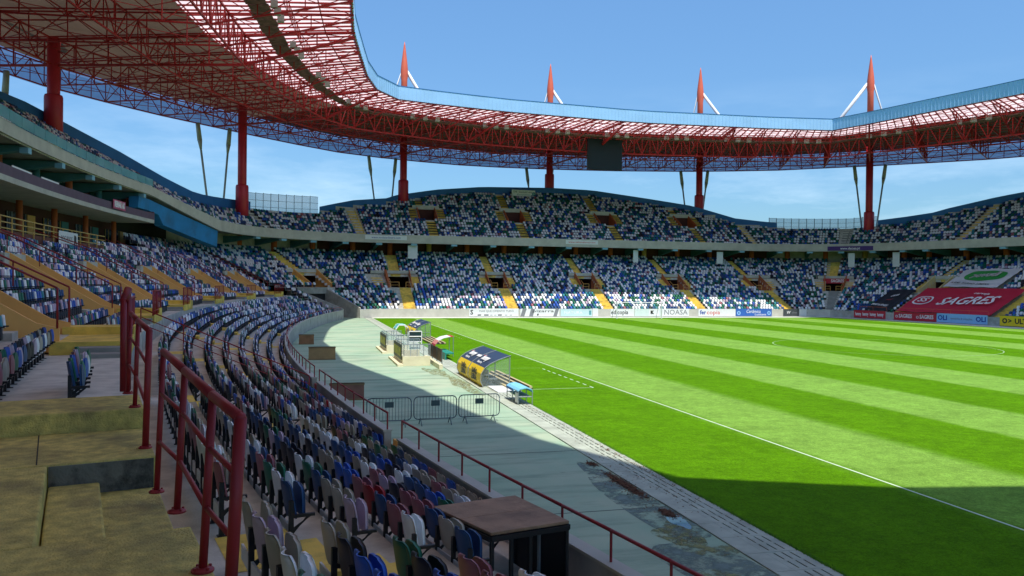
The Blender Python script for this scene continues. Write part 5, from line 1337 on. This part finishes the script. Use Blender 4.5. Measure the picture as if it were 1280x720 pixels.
# red curved canopy
o = empty('officials_shelter', 'small red and white curved canopy between the two dugouts', 'shelter', None)
x, y, L_ = 8.9, 55.6, 1.6; prof = [(x_*.8, z_*.74) for x_, z_ in ((0, .85), (.12, 1.25), (.40, 1.6), (.85, 1.85), (1.45, 1.98), (1.75, 1.98))]
for i, ((a, b), (c, d)) in enumerate(zip(prof[:-1], prof[1:])):
    mb = MB(); mb.hexa([(x+a, y, b-.03), (x+c, y, d-.03), (x+c, y+L_, d-.03), (x+a, y+L_, b-.03), (x+a, y, b), (x+c, y, d), (x+c, y+L_, d), (x+a, y+L_, b)]); mb.build('canopy_panel', (bred, bwhite, m_('canopy_pink', (.65, .25, .22)))[(0, 2, 1, 1, 0)[i]], o)
for yy in (y, y+L_): mb = MB(); mb.tube((x+1.36, yy, 0), (x+1.36, yy, 1.46), .03, 6); mb.tube((x+.03, yy, 0), (x+.03, yy, .66), .03, 6); mb.build('post', steel, o)
mb = MB(); mb.box(x+.4, x+1.0, y-2.2, y+1.2, .42, .50); mb.box(x+.4, x+.48, y-2.2, y+1.2, .0, .42); mb.build('bench', m_('bench_green', (.02, .25, .18)), o)
# white dugout chairs near
o = empty('glass_shelter', 'small blue-grey glass cabinet behind the stair enclosures', 'cabinet'); x, y = 8.0, 62.5
mb = MB(); mb.box(x, x+1.0, y, y+1.2, .6, 1.35); mb.build('pane', glassd, o)
mb = MB(); mb.path([(x, y, 0), (x, y, 1.4), (x+1.0, y, 1.4), (x+1.0, y, 0)], .04, 6); mb.tube((x, y, .58), (x+1.0, y, .58), .04, 6); mb.tube((x, y, 1.0), (x+1.0, y, 1.0), .04, 6); mb.build('frame', white, o)

# crowd barriers
def barrier(p, ang, lab):
    o = empty('crowd_barrier', lab, 'barrier', 'steel crowd barriers on the apron', (p[0], p[1], 0), ang); W = 1.62; 
    pts = []; r_ = .16
    corners = [(0, .22), (W, .22), (W, 1.05), (0, 1.05)]
    for (cx_, cz, a0) in ((r_, .22+r_, 180), (W-r_, .22+r_, 270), (W-r_, 1.05-r_, 0), (r_, 1.05-r_, 90)):
        for k in range(5): a = R(a0+k*22.5); pts.append((cx_+r_*math.cos(a), 0, cz+r_*math.sin(a)))
    mb = MB(); mb.path(pts+[pts[0]], .021, 7); mb.build('frame', steeld, o, smooth=True)
    for i in range(13): x = W*(i+1)/14; mb = MB(); mb.tube((x, 0, .24), (x, 0, 1.04), .008, 5); mb.build('bar', steeld, o)
    for x in (.25, W-.25):
        mb = MB(); mb.path([(x, -.28, 0), (x, -.24, .05), (x, 0, .26), (x, .24, .05), (x, .28, 0)], .018, 6); mb.build('foot', steeld, o)
    mb = MB(); mb.box(W/2-.16, W/2+.16, -.02, .02, .70, .90); mb.build('name_plate', mat('barrier_plate', (.05, .085, .09), .5), o)
barrier((2.25, 29.35), R(0), 'leftmost steel crowd barrier, half hidden behind the wall railing')
barrier((3.98, 29.45), R(3), 'middle one of three steel crowd barriers standing in the shade')
barrier((5.70, 29.62), R(5), 'rightmost steel crowd barrier, standing across the edge of the shadow')
# brown boards laid over the front seats
o = empty('board_platform', 'brown boarded platform over the front seats beside the pitch wall', 'platform')
ps = [Vector((x, y, 0)) for x, y in ((1.98, 12.4), (3.42, 12.75), (3.84, 11.2), (2.57, 10.9))]
zt = 1.76
a, b, c, d = ps; m1, m2 = a.lerp(d, .5), b.lerp(c, .5)
for (q0, q1, q2, q3) in ((a, b, m2, m1), (m1, m2, c, d)):
    g_ = .006; ctr = (q0+q1+q2+q3)/4; qq = [q+(ctr-q)*g_ for q in (q0, q1, q2, q3)]
    mb = MB(); mb.hexa([q+Vector((0, 0, zt)) for q in qq]+[q+Vector((0, 0, zt+.045)) for q in qq]); pl = mb.build('board', wood, o)
    bv = pl.modifiers.new('bevel', 'BEVEL'); bv.width = .006; bv.segments = 1
mb = MB()
for q, r_ in ((a, b), (b, c), (c, d), (d, a), (m1, m2)): mb.tube(q.lerp(ctr, .02)+Vector((0, 0, zt-.05)), r_.lerp(ctr, .02)+Vector((0, 0, zt-.05)), .05, 4)
mb.build('frame', dark, o)
for q in (a, b, c, d, m1, m2, d.lerp(c, .5), d.lerp(c, .25)):
    mb = MB(); mb.tube(q.lerp(ctr, .05)+Vector((0, 0, .4)), q.lerp(ctr, .05)+Vector((0, 0, zt-.02)), .035, 6); mb.build('leg', (grey if q is m2 else black), o)
mb = MB(); prism(mb, c.lerp(m2, .02), b, .03, .5, zt-.06); mb.build('skirt', black, o)
# tan crates by the wall
for lab, x, y, w_, l_, h_, m in (('tan wooden board box by the pitch wall', .35, 55.0, 1.75, .5, .85, crate), ('smaller brown box against the pitch wall', -.35, 68.5, 1.2, .6, .8, mat('brown_board', (.28, .13, .06), .75, .2, 3)), ('reddish mesh panel leaning outside the wall railing', 1.15, 36.2, 1.5, .3, .75, mat('reddish_board', (.26, .12, .09), .75, .2, 3))):
    o = empty('wooden_box', lab, 'box'); mb = MB(); mb.box(x, x+w_, y, y+l_, 0, h_); mb.build('body', m, o)
    mb = MB()
    for z in (0, h_-.07): mb.box(x-.02, x+w_+.02, y-.02, y+l_+.02, z+.002, z+.07)
    mb.build('batten', mat('box_batten', (.25, .16, .08), .8), o)
